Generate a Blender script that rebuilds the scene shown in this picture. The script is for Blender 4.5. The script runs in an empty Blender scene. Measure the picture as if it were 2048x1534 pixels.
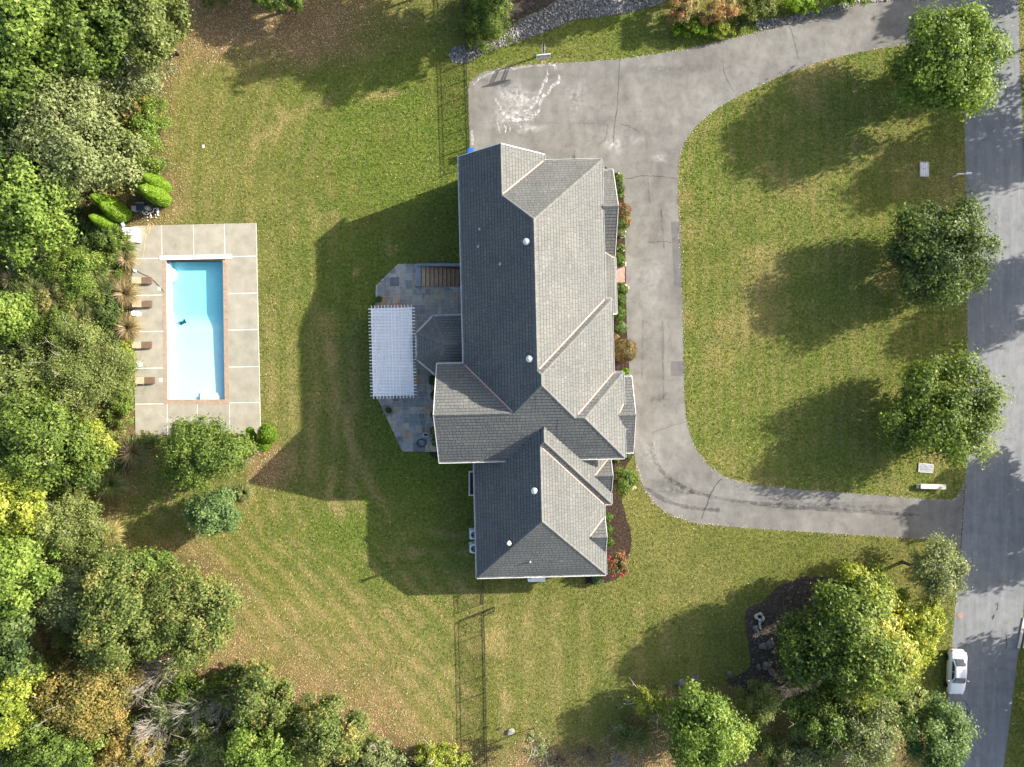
import bpy, bmesh, math, random
import numpy as np
from mathutils import Vector, Matrix
SC = bpy.context.scene
COL = SC.collection
# ------------------------------------------------------------------ camera, sky, sun, exposure
CAMH = 75.0            # drone height above the ground, looking straight down
FPX = 1447.0           # focal length in photo pixels (photo 2048 x 1534)
cam = bpy.data.cameras.new('camera'); camo = bpy.data.objects.new('camera', cam); COL.objects.link(camo)
camo.location = (0, 0, CAMH); camo.rotation_euler = (0, 0, 0)
cam.sensor_width = 36.0; cam.lens = 36.0*FPX/2048.0; cam.clip_start = 0.5; cam.clip_end = 2000
SC.camera = camo
SUN_EL, SUN_AZ = 25.0, 20.0      # elevation; degrees towards image-up from image-right
w = bpy.data.worlds.new('World'); SC.world = w; w.use_nodes = True
nt = w.node_tree; nt.nodes.clear()
sky = nt.nodes.new('ShaderNodeTexSky'); sky.sky_type = 'NISHITA'; sky.sun_disc = False
sky.air_density = 1.0; sky.dust_density = 3.0; sky.ozone_density = 1.0
sky.sun_elevation = math.radians(SUN_EL); sky.sun_rotation = math.radians(90-SUN_AZ)
bg = nt.nodes.new('ShaderNodeBackground'); bg.inputs[1].default_value = 0.115
wo = nt.nodes.new('ShaderNodeOutputWorld'); nt.links.new(sky.outputs[0], bg.inputs[0]); nt.links.new(bg.outputs[0], wo.inputs[0])
sl = bpy.data.lights.new('sun', 'SUN'); sl.energy = 4.6; sl.angle = math.radians(0.55); sl.color = (1.0, 0.935, 0.83)
so = bpy.data.objects.new('sun', sl); COL.objects.link(so)
sd = Vector((math.cos(math.radians(SUN_AZ))*math.cos(math.radians(SUN_EL)), math.sin(math.radians(SUN_AZ))*math.cos(math.radians(SUN_EL)), math.sin(math.radians(SUN_EL))))
so.rotation_euler = sd.to_track_quat('Z', 'Y').to_euler(); so.location = sd*90
SC.view_settings.view_transform = 'Standard'; SC.view_settings.look = 'None'
SC.view_settings.gamma = 1; SC.view_settings.exposure = 1.75
SC.render.engine = 'CYCLES'
SC.render.resolution_x = 1024; SC.render.resolution_y = 767
SC.cycles.max_bounces = 6; SC.cycles.transparent_max_bounces = 8

# ------------------------------------------------------------------ helpers
def P(px, py, h=0.0):
    k = (CAMH-h)/FPX
    return Vector(((px-1024)*k, -(py-767)*k, h))
def PXY(px, py, h=0.0):
    p = P(px, py, h); return (p.x, p.y)
def lin(c):
    return tuple((v/255/12.92 if v/255 <= .04045 else ((v/255+.055)/1.055)**2.4) for v in c)
def tag(o, label=None, cat=None, group=None, kind=None):
    if label: o['label'] = label
    if cat: o['category'] = cat
    if group: o['group'] = group
    if kind: o['kind'] = kind
    return o
def empty(name, loc, rz=0, label=None, cat=None, group=None):
    o = bpy.data.objects.new(name, None); COL.objects.link(o); o.location = loc; o.rotation_euler = (0, 0, rz)
    o.empty_display_size = .2
    return tag(o, label, cat, group)
def copy_tree(o, parent=None):
    c = o.copy(); COL.objects.link(c); c.parent = parent
    for ch in list(o.children): copy_tree(ch, c)
    return c
class N:
    """small node-material builder"""
    def __init__(s, name):
        s.m = bpy.data.materials.new(name); s.m.use_nodes = True; s.t = s.m.node_tree; s.t.nodes.clear()
        s.out = s.t.nodes.new('ShaderNodeOutputMaterial')
    def n(s, typ, **kw):
        d = s.t.nodes.new('ShaderNode'+typ)
        for k, v in kw.items(): setattr(d, k, v)
        return d
    def l(s, a, b): s.t.links.new(a, b)
    def coord(s, world=False):
        if world: return s.n('NewGeometry').outputs['Position']
        return s.n('TexCoord').outputs['Object']
    def noise(s, vec, scale, detail=4, rough=.55, dist=0):
        d = s.n('TexNoise'); d.inputs['Scale'].default_value = scale; d.inputs['Detail'].default_value = detail
        d.inputs['Roughness'].default_value = rough; d.inputs['Distortion'].default_value = dist
        s.l(vec, d.inputs['Vector']); return d.outputs[0]
    def ramp(s, fac, stops):
        d = s.n('ValToRGB'); e = d.color_ramp.elements
        while len(e) < len(stops): e.new(.5)
        for i, (p, c) in enumerate(stops): e[i].position = p; e[i].color = (*c, 1)
        s.l(fac, d.inputs[0]); return d.outputs[0]
    def mix(s, fac, a, b, mode='MIX'):
        d = s.n('Mix', data_type='RGBA', blend_type=mode)
        for i, v in ((0, fac), (6, a), (7, b)):
            if isinstance(v, (int, float)): d.inputs[i].default_value = v
            elif isinstance(v, tuple): d.inputs[i].default_value = (*v, 1)
            else: s.l(v, d.inputs[i])
        return d.outputs[2]
    def math(s, op, a, b=0.0, clamp=False):
        d = s.n('Math', operation=op, use_clamp=clamp)
        for i, v in ((0, a), (1, b)):
            if isinstance(v, (int, float)): d.inputs[i].default_value = v
            else: s.l(v, d.inputs[i])
        return d.outputs[0]
    def attr(s, name): return s.n('Attribute', attribute_name=name).outputs['Fac']
    def bsdf(s, col, rough=.8, spec=.3, metal=0, bump=None, bstr=.3, bdist=.02):
        b = s.n('BsdfPrincipled')
        if isinstance(col, tuple): b.inputs['Base Color'].default_value = (*col, 1)
        else: s.l(col, b.inputs['Base Color'])
        if isinstance(rough, float) or isinstance(rough, int): b.inputs['Roughness'].default_value = rough
        else: s.l(rough, b.inputs['Roughness'])
        b.inputs['Metallic'].default_value = metal; b.inputs['Specular IOR Level'].default_value = spec
        if bump is not None:
            d = s.n('Bump'); d.inputs['Strength'].default_value = bstr; d.inputs['Distance'].default_value = bdist
            s.l(bump, d.inputs['Height']); s.l(d.outputs[0], b.inputs['Normal'])
        return b.outputs[0]
    def done(s, sh): s.l(sh, s.out.inputs[0]); return s.m
MATS = {}
def pmat(name, cols, scale=3.0, rough=.8, spec=.25, metal=0, bump=.25, bscale=30, fine=.25, world=False, bdist=.02):
    """plain procedural material: colour noise between cols, fine grain, bump"""
    if name in MATS: return MATS[name]
    b = N(name); v = b.coord(world)
    k = len(cols); f = b.noise(v, scale, 5)
    col = b.ramp(f, [(.3+.4*i/max(1, k-1), c) for i, c in enumerate(cols)]) if k > 1 else cols[0]
    fn = b.noise(v, bscale, 3)
    g = b.ramp(fn, [(.3, (1-fine,)*3), (.7, (1+fine*.6 if fine < .6 else 1.3,)*3)])
    col = b.mix(1.0, col, g, 'MULTIPLY')
    MATS[name] = b.done(b.bsdf(col, rough, spec, metal, fn, bump, bdist)); return MATS[name]
def leafmat(name, cols, trans=.35, rough=.55):
    """foliage: colour by the per-leaf tint attribute, part of the light passes through"""
    if name in MATS: return MATS[name]
    b = N(name); f = b.attr('tint'); k = len(cols)
    col = b.ramp(f, [(i/max(1, k-1), c) for i, c in enumerate(cols)])
    d = b.bsdf(col, rough, .25)
    t = b.n('BsdfTranslucent'); tc = b.mix(1.0, col, (1.25, 1.15, .55), 'MULTIPLY'); b.l(tc, t.inputs[0])
    m = b.n('MixShader'); m.inputs[0].default_value = trans; b.l(d, m.inputs[1]); b.l(t.outputs[0], m.inputs[2])
    MATS[name] = b.done(m.outputs[0]); return MATS[name]

def np_obj(name, V, F, mat, parent=None, attrs=None, origin=None, smooth=False):
    """mesh from numpy arrays; F is (n,3) or (n,4)"""
    V = np.asarray(V, dtype=np.float32); F = np.asarray(F, dtype=np.int32)
    if origin is not None: V = V-np.array(origin, dtype=np.float32)
    me = bpy.data.meshes.new(name); k = F.shape[1]; n = F.shape[0]
    me.vertices.add(len(V)); me.vertices.foreach_set('co', V.ravel())
    me.loops.add(n*k); me.loops.foreach_set('vertex_index', F.ravel())
    me.polygons.add(n); me.polygons.foreach_set('loop_start', np.arange(0, n*k, k, dtype=np.int32))
    me.polygons.foreach_set('loop_total', np.full(n, k, dtype=np.int32))
    if smooth: me.polygons.foreach_set('use_smooth', np.ones(n, dtype=bool))
    for an, av in (attrs or {}).items():
        a = me.attributes.new(an, 'FLOAT', 'POINT'); a.data.foreach_set('value', np.asarray(av, dtype=np.float32))
    me.update(calc_edges=True); me.materials.append(mat)
    o = bpy.data.objects.new(name, me); COL.objects.link(o)
    if parent is not None: o.parent = parent
    elif origin is not None: o.location = origin
    return o
class MB:
    """collects boxes, tubes, polygons; build() links them as one mesh object"""
    def __init__(s): s.v = []; s.f = []; s.t = []
    def add(s, vs, fs, tint=0.5):
        o = len(s.v); s.v += [tuple(v) for v in vs]; s.f += [tuple(i+o for i in f) for f in fs]; s.t += [tint]*len(vs); return s
    def box(s, c, d, rz=0, tint=.5, top=1.0):
        x, y, z = d[0]/2, d[1]/2, d[2]/2; ca, sa = math.cos(rz), math.sin(rz); vs = []
        for sz in (-1, 1):
            k = top if sz > 0 else 1
            for sx, sy in ((-1, -1), (1, -1), (1, 1), (-1, 1)):
                a, b = sx*x*k, sy*y*k
                vs.append((c[0]+a*ca-b*sa, c[1]+a*sa+b*ca, c[2]+sz*z))
        return s.add(vs, [(3, 2, 1, 0), (4, 5, 6, 7), (0, 1, 5, 4), (1, 2, 6, 5), (2, 3, 7, 6), (3, 0, 4, 7)], tint)
    def bar(s, a, b, wd, ht, tint=.5):
        """box from a to b, wd across (level), ht upright"""
        a, b = Vector(a), Vector(b); d = (b-a).normalized()
        sdv = d.cross(Vector((0, 0, 1)))
        sdv = sdv.normalized() if sdv.length > 1e-4 else Vector((1, 0, 0))
        up = sdv.cross(d).normalized(); vs = []
        for p in (a, b):
            for i, j in ((-1, -1), (1, -1), (1, 1), (-1, 1)): vs.append(p+sdv*(i*wd/2)+up*(j*ht/2))
        return s.add(vs, [(0, 1, 2, 3), (7, 6, 5, 4), (1, 0, 4, 5), (2, 1, 5, 6), (3, 2, 6, 7), (0, 3, 7, 4)], tint)
    def tube(s, pts, rad, n=6, closed=False, tint=.5):
        pts = [Vector(p) for p in pts]; m = len(pts)
        rad = [rad]*m if isinstance(rad, (int, float)) else rad
        vs = []; ref = Vector((0.31, 0.17, 0.93)).normalized()
        for i, p in enumerate(pts):
            d = (pts[(i+1) % m if closed else min(i+1, m-1)]-pts[(i-1) % m if closed else max(i-1, 0)])
            d = d.normalized() if d.length > 1e-6 else Vector((0, 0, 1))
            a = d.cross(ref); a = a.normalized() if a.length > 1e-3 else d.cross(Vector((1, 0, 0))).normalized()
            b = d.cross(a)
            for k in range(n):
                t = 2*math.pi*k/n; vs.append(p+a*(math.cos(t)*rad[i])+b*(math.sin(t)*rad[i]))
        fs = []
        for i in range(m if closed else m-1):
            j = (i+1) % m
            for k in range(n): fs.append((i*n+k, i*n+(k+1) % n, j*n+(k+1) % n, j*n+k))
        if not closed: fs += [tuple(range(n-1, -1, -1)), tuple(range((m-1)*n, m*n))]
        return s.add(vs, fs, tint)
    def lathe(s, prof, c=(0, 0, 0), n=16, tint=.5, axis='z'):
        vs = []; fs = []
        for r, z in prof:
            for k in range(n):
                t = 2*math.pi*k/n; q = (r*math.cos(t), r*math.sin(t), z)
                if axis == 'x': q = (q[2], q[0], q[1])
                if axis == 'y': q = (q[1], q[2], q[0])
                vs.append((c[0]+q[0], c[1]+q[1], c[2]+q[2]))
        for i in range(len(prof)-1):
            for k in range(n): fs.append((i*n+k, i*n+(k+1) % n, (i+1)*n+(k+1) % n, (i+1)*n+k))
        fs += [tuple(range(n-1, -1, -1)), tuple(range((len(prof)-1)*n, len(prof)*n))]
        return s.add(vs, fs, tint)
    def prism(s, poly, z0, z1, tint=.5):
        m = len(poly); a = sum(poly[i][0]*poly[(i+1) % m][1]-poly[(i+1) % m][0]*poly[i][1] for i in range(m))
        if a < 0: poly = poly[::-1]
        vs = [(x, y, z0) for x, y in poly]+[(x, y, z1) for x, y in poly]
        return s.add(vs, [tuple(range(m-1, -1, -1)), tuple(range(m, 2*m))]+[(i, (i+1) % m, m+(i+1) % m, m+i) for i in range(m)], tint)
    def sheet(s, poly, z, tint=.5):
        m = len(poly); a = sum(poly[i][0]*poly[(i+1) % m][1]-poly[(i+1) % m][0]*poly[i][1] for i in range(m))
        if a < 0: poly = poly[::-1]
        return s.add([(x, y, z) for x, y in poly], [tuple(range(m))], tint)
    def ribbon(s, pts, wd, z, tint=.5):
        pts = [Vector((p[0], p[1])) for p in pts]; m = len(pts); vs = []
        wd = [wd]*m if isinstance(wd, (int, float)) else wd
        for i, p in enumerate(pts):
            d = (pts[min(i+1, m-1)]-pts[max(i-1, 0)]); d = d.normalized() if d.length > 1e-6 else Vector((1, 0))
            nn = Vector((-d.y, d.x)); vs += [(p.x-nn.x*wd[i]/2, p.y-nn.y*wd[i]/2, z), (p.x+nn.x*wd[i]/2, p.y+nn.y*wd[i]/2, z)]
        return s.add(vs, [(2*i, 2*i+2, 2*i+3, 2*i+1) for i in range(m-1)], tint)
    def build(s, name, mat, parent=None, origin=None, smooth=False, bevel=0, world=False):
        """world=True: vertices are in world space, the parent sits (unrotated) at parent.location"""
        off = Vector((0, 0, 0))
        if parent is not None and world:
            p = parent
            while p is not None: off = off+Vector(p.location); p = p.parent
        elif origin is not None: off = Vector(origin)
        me = bpy.data.meshes.new(name); me.from_pydata([(v[0]-off.x, v[1]-off.y, v[2]-off.z) for v in s.v], [], s.f)
        if bevel:
            bm = bmesh.new(); bm.from_mesh(me)
            bmesh.ops.bevel(bm, geom=list(bm.edges), offset=bevel, segments=2, affect='EDGES', clamp_overlap=True)
            bm.to_mesh(me); bm.free()
        else:
            a = me.attributes.new('tint', 'FLOAT', 'POINT'); a.data.foreach_set('value', s.t)
        if smooth:
            for p in me.polygons: p.use_smooth = True
        me.materials.append(mat); me.update()
        o = bpy.data.objects.new(name, me); COL.objects.link(o)
        if parent is not None: o.parent = parent
        elif origin is not None: o.location = origin
        return o
def clip(poly, f):
    """keep the side of a 2-D polygon where f(x,y) <= 0 (f linear)"""
    out = []; m = len(poly)
    for i in range(m):
        a, b = poly[i], poly[(i+1) % m]; fa, fb = f(*a), f(*b)
        if fa <= 0: out.append(a)
        if (fa < 0 < fb) or (fb < 0 < fa):
            t = fa/(fa-fb); out.append((a[0]+(b[0]-a[0])*t, a[1]+(b[1]-a[1])*t))
    return out
def area(p): return .5*abs(sum(p[i][0]*p[(i+1) % len(p)][1]-p[(i+1) % len(p)][0]*p[i][1] for i in range(len(p)))) if len(p) > 2 else 0
def cliphull(poly, hull):
    a = sum(hull[i][0]*hull[(i+1) % len(hull)][1]-hull[(i+1) % len(hull)][0]*hull[i][1] for i in range(len(hull)))
    h = hull if a > 0 else hull[::-1]
    for i in range(len(h)):
        (x0, y0), (x1, y1) = h[i], h[(i+1) % len(h)]
        poly = clip(poly, lambda x, y: -((x1-x0)*(y-y0)-(y1-y0)*(x-x0)))
        if len(poly) < 3: return []
    return poly
def spline(pts, k=6, closed=False):
    """Catmull-Rom through pixel points"""
    out = []; m = len(pts)
    for i in range(m if closed else m-1):
        g = (lambda j: pts[j % m]) if closed else (lambda j: pts[max(0, min(m-1, j))])
        p0, p1, p2, p3 = g(i-1), g(i), g(i+1), g(i+2)
        for t in range(k):
            t /= k; out.append(tuple(.5*(2*p1[c]+(p2[c]-p0[c])*t+(2*p0[c]-5*p1[c]+4*p2[c]-p3[c])*t*t+(3*p1[c]-p0[c]-3*p2[c]+p3[c])*t**3) for c in (0, 1)))
    if not closed: out.append(tuple(pts[-1]))
    return out
def px2w(pts, h=0.0): return [PXY(x, y, h) for x, y in pts]
def inpoly(X, Y, poly):
    r = np.zeros(X.shape, dtype=bool); m = len(poly)
    for i in range(m):
        x0, y0 = poly[i]; x1, y1 = poly[(i+1) % m]
        if y0 == y1: continue
        c = ((y0 > Y) != (y1 > Y)) & (X < (x1-x0)*(Y-y0)/(y1-y0)+x0); r ^= c
    return r
def distline(X, Y, pts, closed=False):
    d = np.full(X.shape, 1e9); m = len(pts)
    for i in range(m if closed else m-1):
        x0, y0 = pts[i]; x1, y1 = pts[(i+1) % m]; dx, dy = x1-x0, y1-y0
        t = np.clip(((X-x0)*dx+(Y-y0)*dy)/(dx*dx+dy*dy+1e-9), 0, 1)
        d = np.minimum(d, np.hypot(X-x0-t*dx, Y-y0-t*dy))
    return d
def vnoise(X, Y, scale, seed):
    """smooth value noise, numpy"""
    x = X/scale; y = Y/scale; xi = np.floor(x).astype(np.int64); yi = np.floor(y).astype(np.int64); fx = x-xi; fy = y-yi
    fx = fx*fx*(3-2*fx); fy = fy*fy*(3-2*fy)
    def h(a, b):
        k = (a*374761393+b*668265263+seed*974711) & 0xffffffff
        k = ((k ^ (k >> 13))*1274126177) & 0xffffffff
        return ((k ^ (k >> 16)) & 0xffff)/65535.0
    return (h(xi, yi)*(1-fx)+h(xi+1, yi)*fx)*(1-fy)+(h(xi, yi+1)*(1-fx)+h(xi+1, yi+1)*fx)*fy
def fbm(X, Y, scale, seed): return (vnoise(X, Y, scale, seed)+.5*vnoise(X, Y, scale/2.1, seed+7)+.25*vnoise(X, Y, scale/4.3, seed+13))/1.75
def sstep(x, a, b): t = np.clip((x-a)/(b-a), 0, 1); return t*t*(3-2*t)

# ------------------------------------------------------------------ outlines in photo pixels (ground level)
ROAD_W = [(1915, -120), (1922, 0), (1925, 110), (1929, 240), (1932, 400), (1934, 560), (1935, 700), (1934, 850), (1930, 960), (1923, 1050), (1916, 1140), (1909, 1230), (1901, 1320), (1894, 1420), (1889, 1534), (1886, 1640)]
ROAD_E = [(2034, -120), (2037, 0), (2040, 110), (2045, 240), (2050, 400), (2053, 560), (2055, 700), (2054, 850), (2053, 960), (2052, 1050), (2050, 1140), (2046, 1230), (2036, 1310), (2025, 1400), (2008, 1534), (1998, 1640)]
DRV_OUT = [(1926, -8), (1860, 0), (1790, 0), (1730, 6), (1640, 31), (1530, 61), (1430, 85), (1340, 104), (1230, 119), (1100, 127), (1020, 133), (965, 146), (940, 166), (937, 200), (941, 300), (944, 372)]
DRV_HOUSE = [(1246, 372), (1249, 440), (1251, 540), (1253, 640), (1257, 720), (1262, 800), (1266, 870), (1272, 930), (1290, 980), (1318, 1014), (1355, 1035), (1400, 1047), (1470, 1054), (1600, 1063), (1750, 1072), (1860, 1079), (1895, 1083), (1921, 1100)]
DRV_IN = [(1926, 80), (1870, 84), (1800, 91), (1720, 104), (1640, 124), (1560, 153), (1490, 186), (1435, 217), (1395, 250), (1370, 285), (1358, 325), (1356, 400), (1361, 500), (1365, 600), (1367, 700), (1369, 800), (1375, 850), (1391, 895), (1418, 932), (1460, 957), (1520, 971), (1600, 979), (1700, 986), (1800, 994), (1890, 1000), (1912, 995), (1928, 968)]
HOUSEBED = [(1205, 380), (1222, 352), (1236, 346), (1244, 356), (1247, 390), (1249, 440), (1251, 540), (1253, 640), (1257, 720), (1262, 800), (1266, 870), (1269, 905), (1262, 915), (1250, 940), (1244, 990), (1250, 1025), (1260, 1060), (1263, 1085), (1256, 1115), (1240, 1150), (1222, 1163), (1180, 1166), (1170, 1140), (1190, 900)]
WELLBED = [(866, 745), (885, 745), (905, 840), (905, 908), (860, 908), (860, 800)]
ISLAND = [(1610, 1154), (1555, 1173), (1525, 1205), (1497, 1215), (1490, 1240), (1497, 1290), (1500, 1330), (1478, 1350), (1452, 1360), (1470, 1376), (1540, 1400), (1640, 1440), (1720, 1430), (1760, 1340), (1740, 1230), (1680, 1165)]
GRAVEL = [(897, 112), (903, 98), (940, 86), (985, 82), (1010, 68), (1040, 40), (1085, 20), (1120, -5), (1160, -40), (1400, -40), (1345, -4), (1310, 10), (1260, 25), (1200, 34), (1150, 38), (1100, 60), (1050, 78), (1000, 95), (960, 112), (930, 128), (905, 124)]
RIPRAP = [(1505, 52), (1510, 40), (1560, 38), (1620, 22), (1700, 4), (1790, -8), (1795, 0), (1725, 6), (1640, 29), (1560, 51), (1520, 61)]
DARKBED = [(1015, -30), (1160, -30), (1120, -5), (1085, 18), (1040, 38), (1012, 62), (1005, 55)]
DECK = [(263, 452), (513, 446), (522, 868), (271, 871)]
PATIO = [(752, 571), (796, 528), (938, 528), (938, 903), (805, 903), (745, 775)]
WOODS = [(-500, -500), (360, -500), (352, 0), (345, 130), (322, 200), (330, 300), (345, 370), (345, 420), (262, 450), (271, 871), (300, 885), (262, 935), (238, 1000), (240, 1105), (400, 1112), (475, 1200), (440, 1290), (380, 1330), (520, 1345), (640, 1390), (720, 1440), (860, 1500), (990, 1520), (990, 1900), (-500, 1900)]

def fields(px, py):
    """what grows or lies where: dry, litter, lush, soil (0..1), house-shadow tint mixed in, at photo-pixel ground points"""
    n1 = fbm(px, py, 90, 1); n2 = fbm(px, py, 34, 2); n3 = fbm(px, py, 180, 3)
    rx = np.maximum(np.maximum(800-px, px-930), 0); ry = np.maximum(np.maximum(330-py, py-960), 0)
    d = np.hypot(rx*1.0, ry*.9)+ (n1-.5)*26
    back = px < 945
    ring = .5+.5*np.sin(d*2*np.pi/41.0)
    ring = ring*sstep(d, 20, 120)
    dg = .5+.5*np.sin((px*.74-py*.67+(n1-.5)*30)*2*np.pi/36.0)
    bl = sstep(py-(px-700)*.25, 1040, 1130); ring = ring*(1-bl)+dg*bl
    vert = .5+.5*np.sin((px+(n1-.5)*8)*2*np.pi/55.0)
    front = (px > 1300) & (py < 1010)
    fst = .5+.5*np.sin((px+(n1-.5)*6)*2*np.pi/27.0)
    dry = np.where(back, .12+(.34+.34*sstep(py, 560, 900))*ring*sstep(n2, .2, .6)+.80*(n3-.40)+.25*(n1-.5), np.where(front, .17+.36*fst*sstep(n2, .2, .6)+.46*sstep(n1, .45, .75)+.3*(n3-.45), .20+.40*sstep(vert, .35, .75)*sstep(n2, .25, .65)*sstep(py, 1130, 1230)*(1-sstep(px, 1330, 1460))+.55*(n1-.45)))
    dry = dry+.30*sstep(py, 1050, 1350)*back
    dry = dry-.16*back*(1-sstep(d, 120, 330))  # less dry close to the house, colouring in the green of its shadow
    track = np.minimum(distline(px, py, [(490, 330), (520, 275), (570, 235), (640, 205), (720, 190), (830, 185)]), distline(px, py, [(640, 600), (660, 720), (700, 880), (760, 1010), (830, 1110)]))
    dry = dry+.55*(1-sstep(track, 4, 15))*sstep(n2, .3, .6)
    for (cx, cy, r, a) in ((780, 490, 26, .7), (712, 545, 10, .8), (985, 1290, 34, .6), (560, 240, 30, .4), (675, 1000, 40, .5), (655, 425, 40, .4), (1010, 1410, 30, .5), (355, 420, 14, .8), (540, 880, 18, .8), (500, 1010, 22, .6), (1630, 1000, 40, .2)):
        dry = dry+a*(1-sstep(np.hypot(px-cx, (py-cy)*.7)/r, .3, 1.1))*sstep(n2, .25, .55)
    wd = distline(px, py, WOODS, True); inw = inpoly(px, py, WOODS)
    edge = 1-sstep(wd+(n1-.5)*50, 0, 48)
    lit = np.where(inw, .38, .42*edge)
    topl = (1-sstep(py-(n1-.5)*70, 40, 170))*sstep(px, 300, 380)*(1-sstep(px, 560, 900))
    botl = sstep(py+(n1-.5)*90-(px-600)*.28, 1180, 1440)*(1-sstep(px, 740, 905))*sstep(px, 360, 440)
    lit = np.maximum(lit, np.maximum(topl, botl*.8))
    lit = np.maximum(lit, .75*(1-sstep(np.hypot(px-535, py-930)/60, .3, 1.2)))
    lit = np.maximum(lit, .6*inpoly(px, py, [(1330, 1380), (1480, 1370), (1640, 1430), (1780, 1380), (1850, 1460), (1850, 1600), (1250, 1600), (1200, 1480)]))
    bot2 = sstep(py+(n1-.5)*60, 1440, 1530)*sstep(px, 960, 1080)*(1-sstep(px, 1380, 1460))
    lit = np.maximum(lit, bot2*.8)
    lit = np.clip(lit*(.45+.9*n2), 0, .8)
    lush = np.where(front, .55+.45*sstep(n3, .35, .65)+.5*(1-sstep(np.hypot(px-1400, py-330)/160, .2, 1)), 0.0)
    lush = lush+sstep(px, 1050, 1250)*sstep(py, 1170, 1260)*.55*sstep(n1, .3, .6)
    lush = lush+(py < 135)*(px > 940)*.75
    lush = lush+back*(.25+.55*(1-sstep(d, 60, 330)))*sstep(n1, .2, .5)  # greener towards the house: its shadow's tint painted into the grass colour
    lush = np.clip(lush, 0, 1)*(1-.6*np.clip(lit, 0, 1))
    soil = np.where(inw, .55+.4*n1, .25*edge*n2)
    return np.clip(dry, 0, 1), lit, lush, np.clip(soil, 0, 1)

# ------------------------------------------------------------------ ground
def ground_material(name, gain, trans):
    b = N(name); v = b.coord(True)
    n_big = b.noise(v, .55, 5); n_mid = b.noise(v, 3.2, 5, .65); n_fine = b.noise(v, 14, 4, .7)
    green = b.ramp(n_mid, [(.3, (.046, .072, .009)), (.52, (.086, .114, .016)), (.72, (.140, .160, .030))])
    lush = b.ramp(n_mid, [(.3, (.040, .084, .008)), (.5, (.078, .138, .013)), (.72, (.135, .198, .026))])
    dry = b.ramp(n_mid, [(.3, (.130, .116, .040)), (.5, (.225, .195, .072)), (.72, (.34, .29, .128))])
    lit = b.ramp(n_fine, [(.3, (.085, .058, .028)), (.5, (.185, .125, .064)), (.7, (.31, .225, .13))])
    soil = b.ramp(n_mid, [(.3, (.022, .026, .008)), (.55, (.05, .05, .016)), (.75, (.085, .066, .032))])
    def fac(a, k): # break the smooth field up with noise
        x = b.math('ADD', b.attr(a), b.math('MULTIPLY', b.math('SUBTRACT', n_mid, .5), k))
        x = b.math('ADD', x, b.math('MULTIPLY', b.math('SUBTRACT', n_fine, .5), k))
        return b.math('SMOOTH_MAX', x, 0.0, True)
    c = b.mix(fac('lush', .5), green, lush); c = b.mix(fac('dry', .55), c, dry)
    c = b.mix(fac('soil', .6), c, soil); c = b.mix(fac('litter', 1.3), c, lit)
    g = b.ramp(n_fine, [(.28, (.62,)*3), (.5, (1,)*3), (.72, (1.42,)*3)]); c = b.mix(1.0, c, g, 'MULTIPLY')
    g2 = b.ramp(n_big, [(.3, (.86, .9, .86)), (.7, (1.12, 1.08, 1.04))]); c = b.mix(1.0, c, g2, 'MULTIPLY')
    c = b.mix(1.0, c, (gain,)*3, 'MULTIPLY'); d = b.bsdf(c, .95, .1, 0, n_fine, .6, .05)
    if not trans: return b.done(d)
    t = b.n('BsdfTranslucent'); b.l(c, t.inputs[0]); m = b.n('MixShader'); m.inputs[0].default_value = trans; b.l(d, m.inputs[1]); b.l(t.outputs[0], m.inputs[2])
    return b.done(m.outputs[0])
M_GROUND = ground_material('lawn_and_leaf_litter', .84, 0)
M_BLADE = ground_material('grass_blade', 2.25, .42)
HOLES = []      # (x0,y0,x1,y1) world boxes cut out of the ground: pool and stairwell
pw = px2w([(331, 520), (455, 804)]); HOLES.append((pw[0][0]+.1, pw[1][1]+.1, pw[1][0]-.1, pw[0][1]-.1))
sw = px2w([(836, 531), (938, 574)]); HOLES.append((sw[0][0]+.06, sw[1][1]+.06, sw[1][0]-.06, sw[0][1]-.06))
def build_ground():
    xs = np.arange(-62, 62.01, .36); ys = np.arange(-48, 48.01, .36)
    for (x0, y0, x1, y1) in HOLES: # snap grid lines to the holes
        for arr, vals in ((xs, (x0, x1)), (ys, (y0, y1))):
            for q in vals: arr[np.argmin(abs(arr-q))] = q
    xs = np.concatenate([[-700, -250], xs, [250, 700]]); ys = np.concatenate([[-700, -250], ys, [250, 700]])
    X, Y = np.meshgrid(xs, ys); nx, ny = len(xs), len(ys)
    px = X*FPX/CAMH+1024; py = 767-Y*FPX/CAMH
    f = [a.ravel() for a in fields(px, py)]
    V = np.stack([X.ravel(), Y.ravel(), np.zeros(X.size)], 1)
    i = np.arange(ny-1)[:, None]*nx+np.arange(nx-1)[None, :]
    F = np.stack([i, i+1, i+nx+1, i+nx], -1)
    cx = (xs[:-1]+xs[1:])/2; cy = (ys[:-1]+ys[1:])/2; CX, CY = np.meshgrid(cx, cy); keep = np.ones(CX.shape, bool)
    for (x0, y0, x1, y1) in HOLES: keep &= ~((CX > x0) & (CX < x1) & (CY > y0) & (CY < y1))
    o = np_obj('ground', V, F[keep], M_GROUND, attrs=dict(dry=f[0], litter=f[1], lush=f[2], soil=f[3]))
    tag(o, kind='structure')
build_ground()
rng = np.random.default_rng(5)
HARD = [DRV_OUT+[(1246, 372)]+DRV_HOUSE+DRV_IN[::-1][:1]+DRV_IN[::-1]+[(1926, -8)], ROAD_W+ROAD_E[::-1], DECK, PATIO, [(930, 330), (1230, 330), (1265, 760), (1262, 910), (1205, 1150), (955, 1150), (955, 920), (885, 920)], HOUSEBED, WELLBED, GRAVEL, RIPRAP, DARKBED, ISLAND]
def on_grass(px, py):
    k = np.ones(px.shape, bool)
    for h in HARD: k &= ~inpoly(px, py, h)
    return k
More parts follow.
